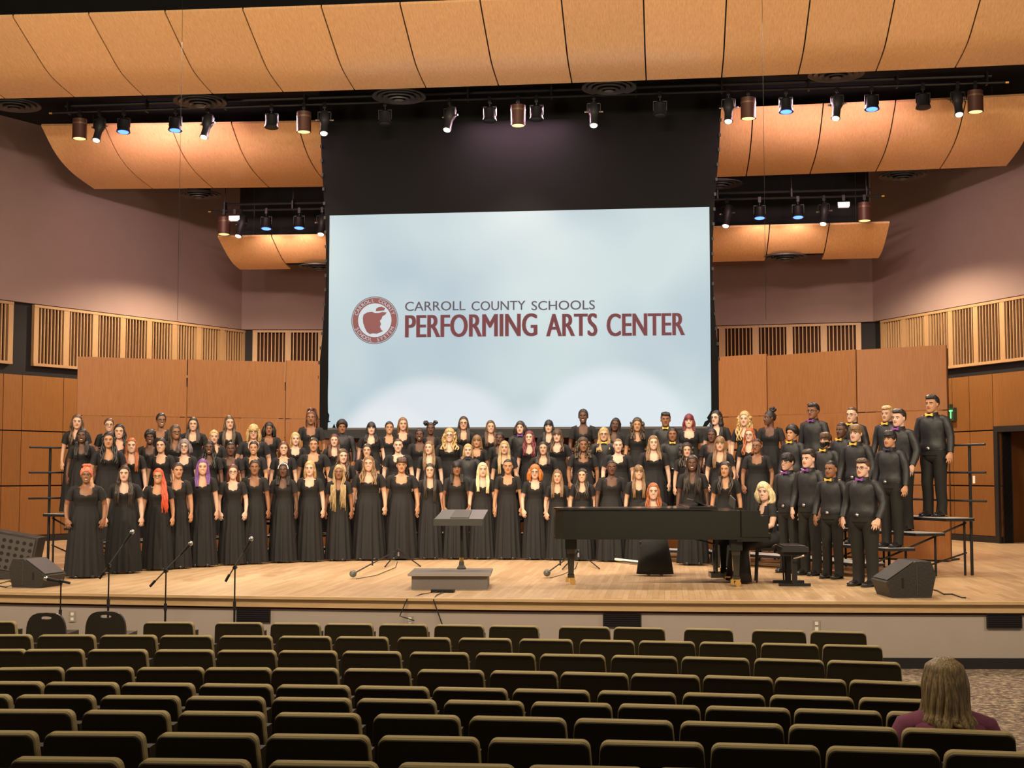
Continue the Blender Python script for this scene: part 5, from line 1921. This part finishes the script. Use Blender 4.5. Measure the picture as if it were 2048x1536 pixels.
def person(label, loc, rz, height, skin, style, hcol, Ln=.35, fat=1.0, build=1.0, outfit='gown', bowc=None, specs=False, mask=False, band=None, hyaw=0.0, roll=0.0, smile=0, seed=0, group=None, templ=None, lean=0.0):
    rnd = random.Random(seed * 13 + 5)
    male = outfit == 'shirt'
    root = thing('person', label, 'person', loc, rz, group)
    sc = height / 1.732
    key = templ or (('m' if male else 'f') + ('1' if rnd.random() < .55 else '2'))
    seated = templ in ('piano', 'sit')

    def xf(c, wide=True):
        hw = np.clip((c[:, 2:3] - 1.43) / .06, 0, 1)
        hw = hw * hw * (3 - 2 * hw)
        piv_ = np.array([0, -.012, 1.475])
        c = c + (c - piv_) * (.075 * hw)
        c = head_rot(c, hyaw, 0, roll)
        if wide:
            c = widen(c, build, male)
        c = c * sc
        if seated:
            c[:, 1] -= lean * np.clip(c[:, 2] - .95 * sc, 0, None)
            c = c - np.array([0, 0, .34 * sc])
        return c
    me0, co0 = TEMPL[key]
    me = me0.copy()
    me.vertices.foreach_set('co', xf(co0).astype(np.float32).ravel())
    me.update()
    b_ = obj('body', me, root)
    b_.color = (*SKIN[skin], 1) if isinstance(skin, str) else (*skin, 1)
    b_['smile'] = float(smile)
    hc = HC[hcol]
    dkb = tuple(min(c, .09) * .6 for c in hc)
    for ew, ei, eb in EYES:
        eo = emit_mesh('eye', ew, 'eye_white', root, xf)
        emit_mesh('iris', ei, 'eye_dark', eo, xf)
        emit_mesh('eyebrow', eb, 'hair', root, xf, dkb)
    emit_mesh('hair', hair(style, Ln, fat, seed), 'hair', root, xf, hc)
    path = arm_path(male, {'1': 'stand', '2': 'stand2'}.get(key[-1], templ))[0]
    if outfit == 'gown' and not seated:
        emit_mesh('gown', gown(rnd), 'gown_black', root, xf)
        for sx in (-1, 1):
            emit_mesh('shoe', shoes(sx), 'shoe_black', root, xf)
    elif outfit == 'shirt' and not seated:
        emit_mesh('shirt', shirt(rnd, path, belly=max(0, build - 1) * .5), 'shirt_black', root, xf)
        emit_mesh('trousers', trousers(rnd), 'trouser_black', root, xf)
        bl_ = emit_mesh('belt', belt(), 'belt_black', root, xf)
        emit_mesh('buckle', MB().box(-.022, .022, -.150, -.138, .948, .982), 'steel', bl_, xf)
        for sx in (-1, 1):
            emit_mesh('shoe', shoes(sx), 'shoe_black', root, xf)
    elif seated:
        if outfit == 'gown':
            mb = MB()
            gown_bodice(mb, rnd, 1.0)
            p = [path[0], path[1], tuple(np.array(path[1]) * .5 + np.array(path[2]) * .5), path[2]]
            for sx in (-1, 1):
                mb.tube([(x * sx, y, z) for x, y, z in p], [.054, .060, .062, .064], 14, (0, 1, 0), cap=False)
            mb.tube([(0, .03, 1.06), (0, .0, .94), (0, -.12, .91), (0, -.30, .905), (0, -.44, .87), (0, -.49, .78), (0, -.50, .58), (0, -.50, .37)], [(.12, .15), (.14, .19), (.125, .205), (.115, .20), (.11, .20), (.10, .21), (.12, .25), (.14, .28)], 28, (1, 0, 0))
            emit_mesh('gown', mb, 'gown_black', root, xf)
        else:
            mb = MB()
            torso(mb, FT, [.84, .9, .95, 1.02, 1.08, 1.18, 1.27, 1.34, 1.385, 1.405, 1.42], .028, 36)
            for sx in (-1, 1):
                mb.tube([(x * sx, y, z) for x, y, z in path], [.066, .074, .070, .058, .052, .042], 14, (0, 1, 0), cap=False)
            emit_mesh('sweater', mb, 'purple_knit', root, xf)
            mb = MB()
            for sx in (-1, 1):
                mb.tube([(.085 * sx, .03, .90), (.10 * sx, -.18, .905), (.105 * sx, -.40, .90), (.105 * sx, -.44, .84), (.10 * sx, -.42, .65), (.095 * sx, -.40, .50)], [.11, .095, .075, .068, .06, .055], 14, (1, 0, 0))
            emit_mesh('trousers', mb, 'trouser_black', root, xf)
    if bowc:
        emit_mesh('bow_tie', bow(), 'bow_' + bowc, root, xf, smooth=False)
    if specs:
        emit_mesh('glasses', glasses(None), 'frame_dark', root, xf)
    if mask:
        emit_mesh('face_mask', FACE_MASK, 'belt_black', root, xf)
    if band:
        mb = MB()
        pts = [(.080 * math.sin(a_), -.060, HZ + .012 + .101 * math.cos(a_)) for a_ in np.linspace(-1.5, 1.5, 24)]
        mb.tube(pts, [(.007, .020)] * len(pts), 8, (0, 1, 0))
        emit_mesh('headband', mb, band, root, xf)
    return root


# x of the head, y of the top of the hair, riser row, hair style, hair colour, skin, options
P_ = [
    (152, 828, 4, 'wavy', 'br', 'L', dict(Ln=.40)), (163, 856, 3, 'long', 'blk', 'D', dict(Ln=.38, smile=1)), (216, 835, 4, 'up', 'br', 'L', dict(specs=1, smile=1)), (237, 847, 3, 'wavy', 'blk', 'L', dict(Ln=.24, smile=1)),
    (216, 863, 2, 'wavy', 'blk', 'T', dict(Ln=.36, build=1.12, fat=1.15)), (262, 875, 2, 'long', 'red', 'P', dict(Ln=.45, smile=1)), (320, 825, 4, 'up', 'blk', 'B', dict(specs=1, smile=1, hyaw=.35)), (299, 857, 3, 'afro', 'blk', 'D', dict(fat=.8, smile=1)),
    (322, 875, 2, 'back', 'blk', 'L', dict(Ln=.35, smile=1, hyaw=-.2)), (173, 926, 0, 'topbraids', 'cor', 'B', dict(build=1.28, smile=1)), (249, 930, 0, 'long', 'dk', 'P', dict(build=1.22, Ln=.48)), (317, 936, 0, 'sidebraids', 'crd', 'T', dict(build=1.1, Ln=.62, specs=1, smile=1)),
    (349, 849, 3, 'braids', 'bkl', 'B', dict(Ln=.30, specs=1, smile=1, hyaw=.3)), (385, 834, 4, 'long', 'dk', 'L', dict(build=1.15, smile=1)), (368, 878, 2, 'bob', 'gry', 'P', dict(Ln=.10, specs=1)), (427, 859, 3, 'up', 'bl', 'L', dict()),
    (418, 880, 2, 'wavy', 'blk', 'D', dict(Ln=.36, smile=1, fat=1.1)), (457, 831, 4, 'long', 'bkl', 'L', dict(Ln=.48, hyaw=.15)), (461, 883, 2, 'tight', 'blk', 'D', dict()), (506, 849, 3, 'shag', 'bl', 'L', dict(Ln=.16, specs=1, build=1.25)),
    (537, 844, 4, 'bob', 'blk', 'B', dict(Ln=.16, build=1.1)), (507, 881, 2, 'up', 'blk', 'T', dict(smile=1)), (355, 924, 0, 'up', 'dk', 'T', dict(hyaw=.3)), (405, 917, 0, 'long', 'pur', 'L', dict(Ln=.30, smile=1)),
    (466, 928, 0, 'back', 'aub', 'P', dict(specs=1, smile=1)), (509, 918, 0, 'up', 'dk', 'B', dict()), (621, 815, 4, 'pony', 'aub', 'B', dict(Ln=.32)), (590, 864, 3, 'back', 'bl', 'P', dict(Ln=.3)),
    (567, 882, 2, 'back', 'aub', 'L', dict(smile=1)), (627, 874, 2, 'up', 'dk', 'T', dict(build=1.25)), (683, 838, 4, 'afro', 'blk', 'B', dict(fat=1.0, outfit='shirt')), (668, 867, 3, 'long', 'aub', 'P', dict(Ln=.36)),
    (685, 897, 1, 'wavy', 'br', 'P', dict(Ln=.42, fat=1.15, hyaw=.2)), (567, 924, 0, 'long', 'blk', 'D', dict(band='white_cloth', Ln=.25)), (620, 921, 0, 'back', 'bl', 'P', dict(Ln=.28)), (678, 929, 0, 'locs', 'mix', 'B', dict(Ln=.66)),
    (738, 911, 0, 'wavy', 'lb', 'L', dict(Ln=.34, build=1.2, fat=1.2, smile=1)), (742, 843, 4, 'bangs', 'blk', 'P', dict(Ln=.28, build=1.15)), (734, 887, 2, 'back', 'dk', 'L', dict()), (778, 842, 4, 'up', 'blk', 'T', dict(smile=1)),
    (805, 834, 4, 'back', 'lb', 'L', dict(Ln=.3)), (839, 855, 3, 'up', 'blk', 'D', dict(smile=1)), (861, 841, 4, 'puffs', 'blk', 'D', dict()), (796, 876, 2, 'tight', 'br', 'P', dict(build=1.18)), (859, 881, 2, 'long', 'lb', 'P', dict(Ln=.44, hyaw=-.2)),
    (899, 855, 3, 'ringlet', 'bl', 'P', dict(specs=1, Ln=.27, build=1.25, smile=1)), (927, 832, 4, 'long', 'dk', 'L', dict(specs=1, Ln=.4)), (954, 869, 3, 'bangs', 'lb', 'T', dict(Ln=.14)), (936, 887, 2, 'back', 'bl', 'P', dict(outfit='shirt', bowc='dark')),
    (981, 840, 4, 'long', 'br', 'L', dict(Ln=.42, smile=1)), (803, 914, 0, 'fringe', 'br', 'T', dict(build=1.22)), (860, 926, 0, 'long', 'dk', 'L', dict(Ln=.55, smile=1)), (913, 921, 0, 'bangs', 'blk', 'B', dict(Ln=.25)), (965, 924, 0, 'long', 'plat', 'P', dict(Ln=.42)),
    (1000, 863, 3, 'up', 'blk', 'D', dict(hyaw=-.2)), (1009, 881, 2, 'long', 'mix', 'L', dict(Ln=.5)), (1041, 842, 4, 'bob', 'dk', 'P', dict(Ln=.13, outfit='shirt', bowc='purple')), (1059, 861, 3, 'wavy', 'burg', 'P', dict(Ln=.38, fat=1.15, smile=1)),
    (1098, 839, 4, 'bangs', 'blk', 'P', dict(Ln=.4)), (1115, 857, 3, 'wbangs', 'br', 'P', dict(Ln=.32, build=1.12)), (1087, 882, 2, 'long', 'dk', 'L', dict(Ln=.3, build=1.22)), (1016, 917, 0, 'tight', 'dk', 'T', dict()),
    (1070, 929, 0, 'bob', 'gin', 'P', dict(Ln=.15, specs=1, fat=1.2)), (1115, 939, 0, 'long', 'lb', 'L', dict(Ln=.4)), (1167, 817, 4, 'up', 'blk', 'D', dict(smile=1)), (1166, 873, 2, 'ringlet', 'bkl', 'B', dict(Ln=.24, fat=1.2, build=1.15)),
    (1208, 854, 3, 'locs', 'bl', 'L', dict(Ln=.30, specs=1, outfit='shirt', bowc='gold')), (1165, 936, 0, 'wavy', 'dk', 'L', dict(Ln=.42, smile=1, fat=1.1)), (1229, 835, 4, 'braids', 'blk', 'D', dict(Ln=.3, roll=.15)), (1275, 834, 4, 'curly', 'bkl', 'T', dict(Ln=.28)),
    (1332, 824, 4, 'short', 'blk', 'B', dict(outfit='shirt', bowc='gold')), (1379, 827, 4, 'bangs', 'burg', 'P', dict(Ln=.16, build=1.15, smile=1)), (1435, 820, 4, 'long', 'blk', 'P', dict(specs=1, hyaw=-.3)), (1236, 876, 2, 'tight', 'lb', 'P', dict(build=1.2)),
    (1307, 870, 2, 'long', 'lb', 'P', dict(Ln=.32, build=1.18, smile=1)), (1346, 854, 3, 'braids', 'blk', 'B', dict(Ln=.2, outfit='shirt', bowc='gold')), (1425, 856, 3, 'up', 'blk', 'D', dict()), (1374, 884, 2, 'curly', 'dk', 'L', dict(Ln=.33, fat=1.25)),
    (1385, 909, 0, 'braids', 'dk', 'D', dict(Ln=.5, smile=1)), (1441, 872, 2, 'bangs', 'lb', 'L', dict(Ln=.42)), (1223, 919, 0, 'crop', 'blk', 'D', dict(build=1.12)), (1277, 929, 0, 'bangs', 'lb', 'L', dict(Ln=.46, smile=1)),
    (1491, 821, 4, 'ringlet', 'bl', 'P', dict(Ln=.36)), (1542, 816, 4, 'bun', 'blk', 'D', dict(hyaw=-.8)), (1501, 855, 3, 'wavy', 'red', 'P', dict(Ln=.36, specs=1)), (1586, 848, 3, 'afro', 'blk', 'T', dict(outfit='shirt', bowc='gold', smile=1)),
    (1629, 805, 4, 'short', 'blk', 'B', dict(outfit='shirt', bowc='purple', specs=1)), (1515, 876, 2, 'tight', 'dk', 'B', dict(specs=1, build=1.1, hyaw=-.3)), (1452, 922, 0, 'wavy', 'dk', 'T', dict(Ln=.4, fat=1.1, hyaw=-.2)), (1577, 905, 0, 'floppy', 'blk', 'L', dict(outfit='shirt', bowc='purple', specs=1, smile=1)),
    (1619, 898, 0, 'short', 'dk', 'P', dict(outfit='shirt', bowc='purple')), (1653, 864, 2, 'floppy', 'br', 'L', dict(outfit='shirt', bowc='gold', mask=1)), (1663, 920, 0, 'crop', 'blk', 'B', dict(outfit='shirt', bowc='gold')), (1707, 813, 4, 'crop', 'br', 'P', dict(outfit='shirt', bowc='gold', specs=1)),
    (1686, 844, 3, 'crop', 'blk', 'D', dict(outfit='shirt', bowc='gold')), (1714, 848, 2, 'floppy', 'lb', 'P', dict(outfit='shirt', bowc='gold')), (1778, 811, 4, 'short', 'bl', 'L', dict(outfit='shirt', bowc='gold')), (1801, 817, 3, 'short', 'dk', 'P', dict(outfit='shirt', bowc='purple', build=1.12)),
    (1782, 860, 2, 'floppy', 'blk', 'T', dict(outfit='shirt', bowc='dark', build=1.1)), (1868, 789, 4, 'short', 'blk', 'T', dict(outfit='shirt', bowc='gold', build=1.12)), (1727, 916, 0, 'short', 'br', 'P', dict(outfit='shirt', bowc='purple', specs=1, build=1.2)),
]
ROW_R = {0: 5.30, 1: R0 + .23, 2: R0 + .69, 3: R0 + 1.15, 4: R0 + 1.61}
ROW_Z = {k: k * STEP_H for k in range(5)}
ROW_NAME = {0: 'front choir row', 1: 'lowest riser step', 2: 'second choir row', 3: 'third choir row', 4: 'back choir row'}


def on_row(px, row):
    """where the column px of the photograph crosses the row's arc"""
    r = ray(px, 945)
    o2, d2 = CAM[:2] - RC, r[:2]
    aa, bb, cc = d2 @ d2, 2 * (o2 @ d2), o2 @ o2 - ROW_R[row] ** 2
    disc = bb * bb - 4 * aa * cc
    if disc < 0:
        s_ = -bb / (2 * aa)
    else:
        s_ = (-bb + math.sqrt(disc)) / (2 * aa)
    p = o2 + d2 * s_ + RC
    return p


byrow = {}
for i, e in enumerate(P_):
    byrow.setdefault(e[2], []).append(i)
for r_ in byrow:
    byrow[r_].sort(key=lambda i: P_[i][0])
HLOG = []
for i, (px, py, row, style, hcol, skin, op) in enumerate(P_):
    op = dict(op)
    p = on_row(px, row)
    dist = float((np.array([p[0], p[1], 0]) - CAM) @ np.array([_fw[0], _fw[1], 0])) / (math.cos(PITCH))
    # height of the hair top, from the image row
    rr = ray(px, py)
    tpar = ((p - CAM[:2]) @ rr[:2]) / (rr[:2] @ rr[:2])
    ztop = CAM[2] + rr[2] * tpar
    puff = {'afro': .03, 'pony': .05, 'bun': .04, 'puffs': .03, 'topbraids': .05, 'curly': .02, 'ringlet': .02}.get(style, .005)
    ht = ztop - ROW_Z[row] - puff
    HLOG.append((px, row, round(ht, 2)))
    ht = min(1.92, max(1.46, ht))
    camdir = math.atan2(CAM[0] - p[0], -(CAM[1] - p[1]))       # turn about z that faces the camera
    face = camdir * .9
    male = op.get('outfit') == 'shirt'
    if px > 1560:
        face = camdir - .58
    elif px > 1400:
        face = camdir - .18
    jit = random.uniform(-.08, .08)
    n_in = len(byrow[row])
    pos = byrow[row].index(i)
    cl = 'black gown' if not male else 'black shirt'
    if op.get('bowc'):
        cl += {'gold': ', gold bow tie', 'purple': ', purple bow tie', 'dark': ', dark bow tie'}[op['bowc']]
    if op.get('band'):
        cl += ', white headband'
    if op.get('mask'):
        cl += ', face mask'
    if op.get('specs'):
        cl += ', glasses'
    lab = 'person in %s, %s, %s' % (cl, nth(pos, n_in), ROW_NAME[row])
    if n_in == 1:
        lab = 'person in %s, alone on the %s' % (cl, ROW_NAME[row])
    kw = dict(op)
    kw['hyaw'] = kw.get('hyaw', 0) + random.uniform(-.08, .08)
    person(lab, (p[0], p[1], ROW_Z[row]), face + jit, ht, skin, style, hcol, seed=i + 1, group='singers in the ' + ROW_NAME[row], **kw)

# pianist, page turner and a person in the audience
person('person in black gown seated at the piano keyboard, turning to the audience', (4.12, 2.62, 0), -PI / 2 + .45, 1.64, 'P', 'bob', 'plat', Ln=.15, fat=1.15, outfit='gown', hyaw=.75, smile=1, seed=201, templ='piano', lean=.12)
person('person in black gown seated behind the middle of the piano', (2.56, 3.95, 0), .05, 1.62, 'P', 'wavy', 'red', Ln=.36, outfit='gown', smile=1, seed=202, templ='sit')
print('HEIGHTS', [h for h in HLOG if not 1.5 <= h[2] <= 1.86])

# ------------------------------------------------------------------ auditorium seats
ROWS = [
    [(-66, 35, 1242), (291, 393, 1243), (425, 522, 1246), (533, 634, 1248), (645, 744, 1248), (755, 854, 1249), (867, 968, 1250), (979, 1080, 1250), (1118, 1222, 1252), (1227, 1331, 1254), (1369, 1465, 1256), (1505, 1613, 1261), (1625, 1736, 1265)],
    [(-48, 65, 1269), (73, 188, 1270), (195, 309, 1271), (318, 424, 1271), (436, 543, 1272), (555, 661, 1273), (675, 781, 1272), (794, 902, 1275), (916, 1023, 1277), (1037, 1146, 1279), (1159, 1270, 1280), (1277, 1391, 1284), (1399, 1513, 1285), (1523, 1638, 1288), (1646, 1764, 1290)],
    [(-68, 48, 1299), (51, 170, 1298), (178, 292, 1299), (301, 418, 1302), (429, 547, 1302), (557, 676, 1301), (690, 805, 1301), (817, 935, 1306), (950, 1069, 1308), (1079, 1212, 1309), (1222, 1356, 1311), (1363, 1500, 1316), (1509, 1649, 1319), (1657, 1803, 1324)],
    [(-8, 124, 1335), (131, 256, 1336), (269, 398, 1337), (410, 538, 1336), (549, 678, 1335), (695, 822, 1336), (835, 965, 1341), (980, 1111, 1345), (1122, 1256, 1346), (1264, 1398, 1351), (1408, 1546, 1353), (1553, 1692, 1358), (1702, 1845, 1363)],
    [(-58, 82, 1364), (94, 231, 1365), (244, 383, 1367), (400, 540, 1369), (555, 696, 1371), (711, 851, 1375), (869, 1010, 1377), (1025, 1182, 1378), (1194, 1353, 1384), (1365, 1531, 1388), (1542, 1710, 1395), (1722, 1878, 1398)],
    [(-132, 20, 1389), (33, 183, 1391), (199, 354, 1393), (369, 525, 1395), (542, 696, 1398), (715, 870, 1399), (889, 1047, 1402), (1063, 1224, 1405), (1237, 1400, 1410), (1411, 1582, 1416), (1591, 1765, 1422), (1777, 1950, 1427)],
    [(-32, 148, 1420), (163, 338, 1422), (352, 528, 1425), (546, 720, 1428), (743, 920, 1432), (937, 1135, 1434), (1147, 1348, 1440), (1360, 1568, 1447), (1580, 1796, 1454), (1808, 2028, 1461)],
    [(-130, 73, 1463), (89, 291, 1464), (305, 511, 1470), (528, 738, 1472), (753, 959, 1475), (976, 1183, 1477), (1198, 1409, 1485), (1422, 1640, 1490), (1656, 1878, 1498), (1895, 2120, 1506)],
    [(-240, -15, 1513), (17, 243, 1517), (271, 499, 1521), (530, 755, 1526), (789, 1032, 1530), (1050, 1292, 1534), (1310, 1555, 1540), (1572, 1820, 1548), (1838, 2090, 1556)],
]


def ray_seat(px, py):
    r = ray(px, py)
    # plane z = Z0 + RK*(Y_FRONT - y)
    num = Z_FRONT_TOP + RK * Y_FRONT - CAM[2] - RK * CAM[1]
    s_ = num / (r[2] + RK * r[1])
    return CAM + r * s_


def rounded(w, h, d, r_top, n=5, taper=.0):
    """upright slab outline with rounded top corners; x half width, z height"""
    pts = [(-w / 2 + taper, 0), (w / 2 - taper, 0)]
    for k in range(n + 1):
        a_ = PI / 2 * k / n
        pts.append((w / 2 - r_top + r_top * math.cos(a_), h - r_top + r_top * math.sin(a_)))
    for k in range(n + 1):
        a_ = PI / 2 + PI / 2 * k / n
        pts.append((-w / 2 + r_top + r_top * math.cos(a_), h - r_top + r_top * math.sin(a_)))
    return pts


def slab(w, h, y0, y1, r_top, bev, lean=0.0, taper=0.02):
    """rounded slab with bevelled rim, front at y1, back at y0"""
    out_ = rounded(w, h, 0, r_top, 5, taper)
    inn = [(x * (1 - 2 * bev / w), bev + (z - bev) * (1 - bev / h) if z > 0 else bev) for x, z in out_]
    n_ = len(out_)
    lv = []
    for pts, y in ((inn, y0), (out_, y0 + bev), (out_, y1 - bev), (inn, y1)):
        lv += [(x * (1 - (taper if taper < 0 else 0) * 2 / w * (1 - z / h)) if z > 1e-6 + bev else x, y - lean * z + (.018 * (abs(x) / (w / 2)) ** 2), z) for x, z in pts]
    f = []
    for L_ in range(3):
        for i in range(n_):
            j = (i + 1) % n_
            f.append((L_ * n_ + j, L_ * n_ + i, (L_ + 1) * n_ + i, (L_ + 1) * n_ + j))
    f.append(tuple(range(n_)))
    f.append(tuple(3 * n_ + k for k in range(n_ - 1, -1, -1)))
    return lv, f


# one seat, origin on the floor under the back; the back faces the camera (-y), the seat pan lies upstage (+y)
back_h = .50
v, f = slab(.505, back_h, -.012, .068, .040, .011, .16, -.035)
cush_me = MB().add([(x, y, z + SEAT_H - back_h) for x, y, z in v], f).mesh('back_cushion', 'seat_cushion', False)
v, f = slab(.499, back_h - .006, -.026, -.010, .038, .005, .16, -.035)
shell_me = MB().add([(x, y, z + SEAT_H - back_h - .002) for x, y, z in v], f).mesh('back_shell', 'seat_shell', False)
pan_me = MB().prism([(-.24, .10), (.24, .10), (.24, .20), (-.24, .20)], .40, .72).prism([(-.23, .09), (.23, .09), (.23, .1), (-.23, .1)], .42, .70).mesh('seat_pan', 'seat_shell')
arm_me = MB().box(-.285, -.245, .02, .30, .58, .62).box(.245, .285, .02, .30, .58, .62).mesh('armrest', 'seat_shell')
arm1 = MB().box(-.283, -.257, .06, .30, .56, .60).mesh('armrest', 'seat_shell')
arm2 = MB().box(.257, .283, .06, .30, .56, .60).mesh('armrest', 'seat_shell')
leg1 = MB().box(-.28, -.262, .05, .24, 0, .56).box(-.29, -.255, .0, .3, 0, .02).mesh('standard', 'black_metal')
leg2 = MB().box(.262, .28, .05, .24, 0, .56).box(.255, .29, .0, .3, 0, .02).mesh('standard', 'black_metal')
ROWN = ['row nearest the stage', 'second row from the stage', 'third row from the stage', 'fourth row from the stage', 'fifth row from the stage', 'sixth row from the stage', 'seventh row from the stage', 'eighth row from the stage', 'row nearest the camera']
seat_log = []
for ri, row in enumerate(ROWS):
    cen = [ray_seat((a_ + b_) / 2, y_) for a_, b_, y_ in row]
    X = np.array([c_[0] for c_ in cen])
    Y = np.array([c_[1] for c_ in cen])
    k2 = np.polyfit(X, Y, 2)
    for si, (a_, b_, y_) in enumerate(row):
        x = X[si]
        y = np.polyval(k2, x)
        d_ = float((np.array([x, y]) - CAM[:2]) @ _fw[:2])
        wpx = (b_ - a_) * d_ / FPX
        seat_log.append(wpx)
        slope = math.atan(2 * k2[0] * x + k2[1])
        zt_ = seat_top_z(y)
        o = thing('auditorium_seat', 'dark folding auditorium seat, %s in the %s' % (nth(si, len(row)), ROWN[ri]), 'seat', (x, y + .05, zt_ - SEAT_H), slope, 'auditorium seats in the ' + ROWN[ri],
                  parts=(('back_cushion', cush_me), ('back_shell', shell_me), ('seat_pan', pan_me), ('armrest', arm1), ('armrest', arm2), ('standard', leg1), ('standard', leg2)))
        o.scale = (max(.9, min(1.15, wpx / .525)), 1, 1)
print('SEATW', round(min(seat_log), 2), round(max(seat_log), 2), round(float(np.mean(seat_log)), 3))

# two banquet chairs in the front row
zt_ = None
for (x0, x1, y0), lab in (((55, 132, 1225), 'black banquet chair with a handle hole, left of the pair'), ((173, 252, 1222), 'black banquet chair with a handle hole, right of the pair')):
    Yc = -1.55
    a_, b_ = aty(x0, y0, Yc), aty(x1, y0, Yc)
    xm, w, top = (a_[0] + b_[0]) / 2, b_[0] - a_[0], a_[2]
    zf2 = FRONT_FLOOR - .02
    h = top - zf2
    ch = thing('banquet_chair', lab, 'chair', (xm, Yc, zf2), math.radians(3), 'banquet chairs before the stage')
    # back with a rounded top and an oval hole
    n_ = 24
    outl, inl = [], []
    for i in range(n_):
        an = 2 * PI * i / n_
        inl.append((.065 * w / .45 * math.cos(an), h - .055 + .017 * math.sin(an)))
    for i in range(n_):
        an = 2 * PI * i / n_
        cx, sz = math.cos(an), math.sin(an)
        x = w / 2 * math.copysign(abs(cx) ** .55, cx)
        zc_ = h - .25
        z = zc_ + (.25 * (abs(sz) ** .75) * (1 if sz > 0 else 0) - (.20 * abs(sz) ** .5 if sz <= 0 else 0))
        outl.append((x, z))
    v, f = [], []
    for y in (-.02, .02):
        v += [(x, y, z) for x, z in outl] + [(x, y, z) for x, z in inl]
    for i in range(n_):
        j = (i + 1) % n_
        f += [(i, j, n_ + j, n_ + i), (2 * n_ + j, 2 * n_ + i, 3 * n_ + i, 3 * n_ + j), (j, i, 2 * n_ + i, 2 * n_ + j), (n_ + i, n_ + j, 3 * n_ + j, 3 * n_ + i)]
    obj('backrest', MB().add(v, f).mesh('backrest', 'chair_vinyl'), ch)
    obj('seat', MB().prism([(-w / 2, .0), (w / 2, 0), (w / 2 - .02, .42), (-w / 2 + .02, .42)], .40, .46).mesh('seat', 'chair_vinyl'), ch)
    for sx in (-1, 1):
        obj('leg', MB().tube([(sx * w * .46, -.03, 0), (sx * w * .45, .0, .45), (sx * w * .45, 0, h - .3)], .011, 6).mesh('leg', 'black_metal'), ch)
        obj('leg', MB().tube([(sx * w * .45, .40, 0), (sx * w * .44, .38, .42)], .011, 6).mesh('leg', 'black_metal'), ch)

# person in the audience, seen from behind
q = ray_seat(1918, 1461)
person('person in plum knit top seated in the audience, seen from behind', (q[0] - .02, q[1] + .22, seat_top_z(q[1]) - SEAT_H - .165), PI + .02, 1.63, 'L', 'sheet', 'ash', Ln=.235, fat=1.0, outfit='knit', seed=301, templ='sit', build=1.32)
bpy.context.view_layer.update()
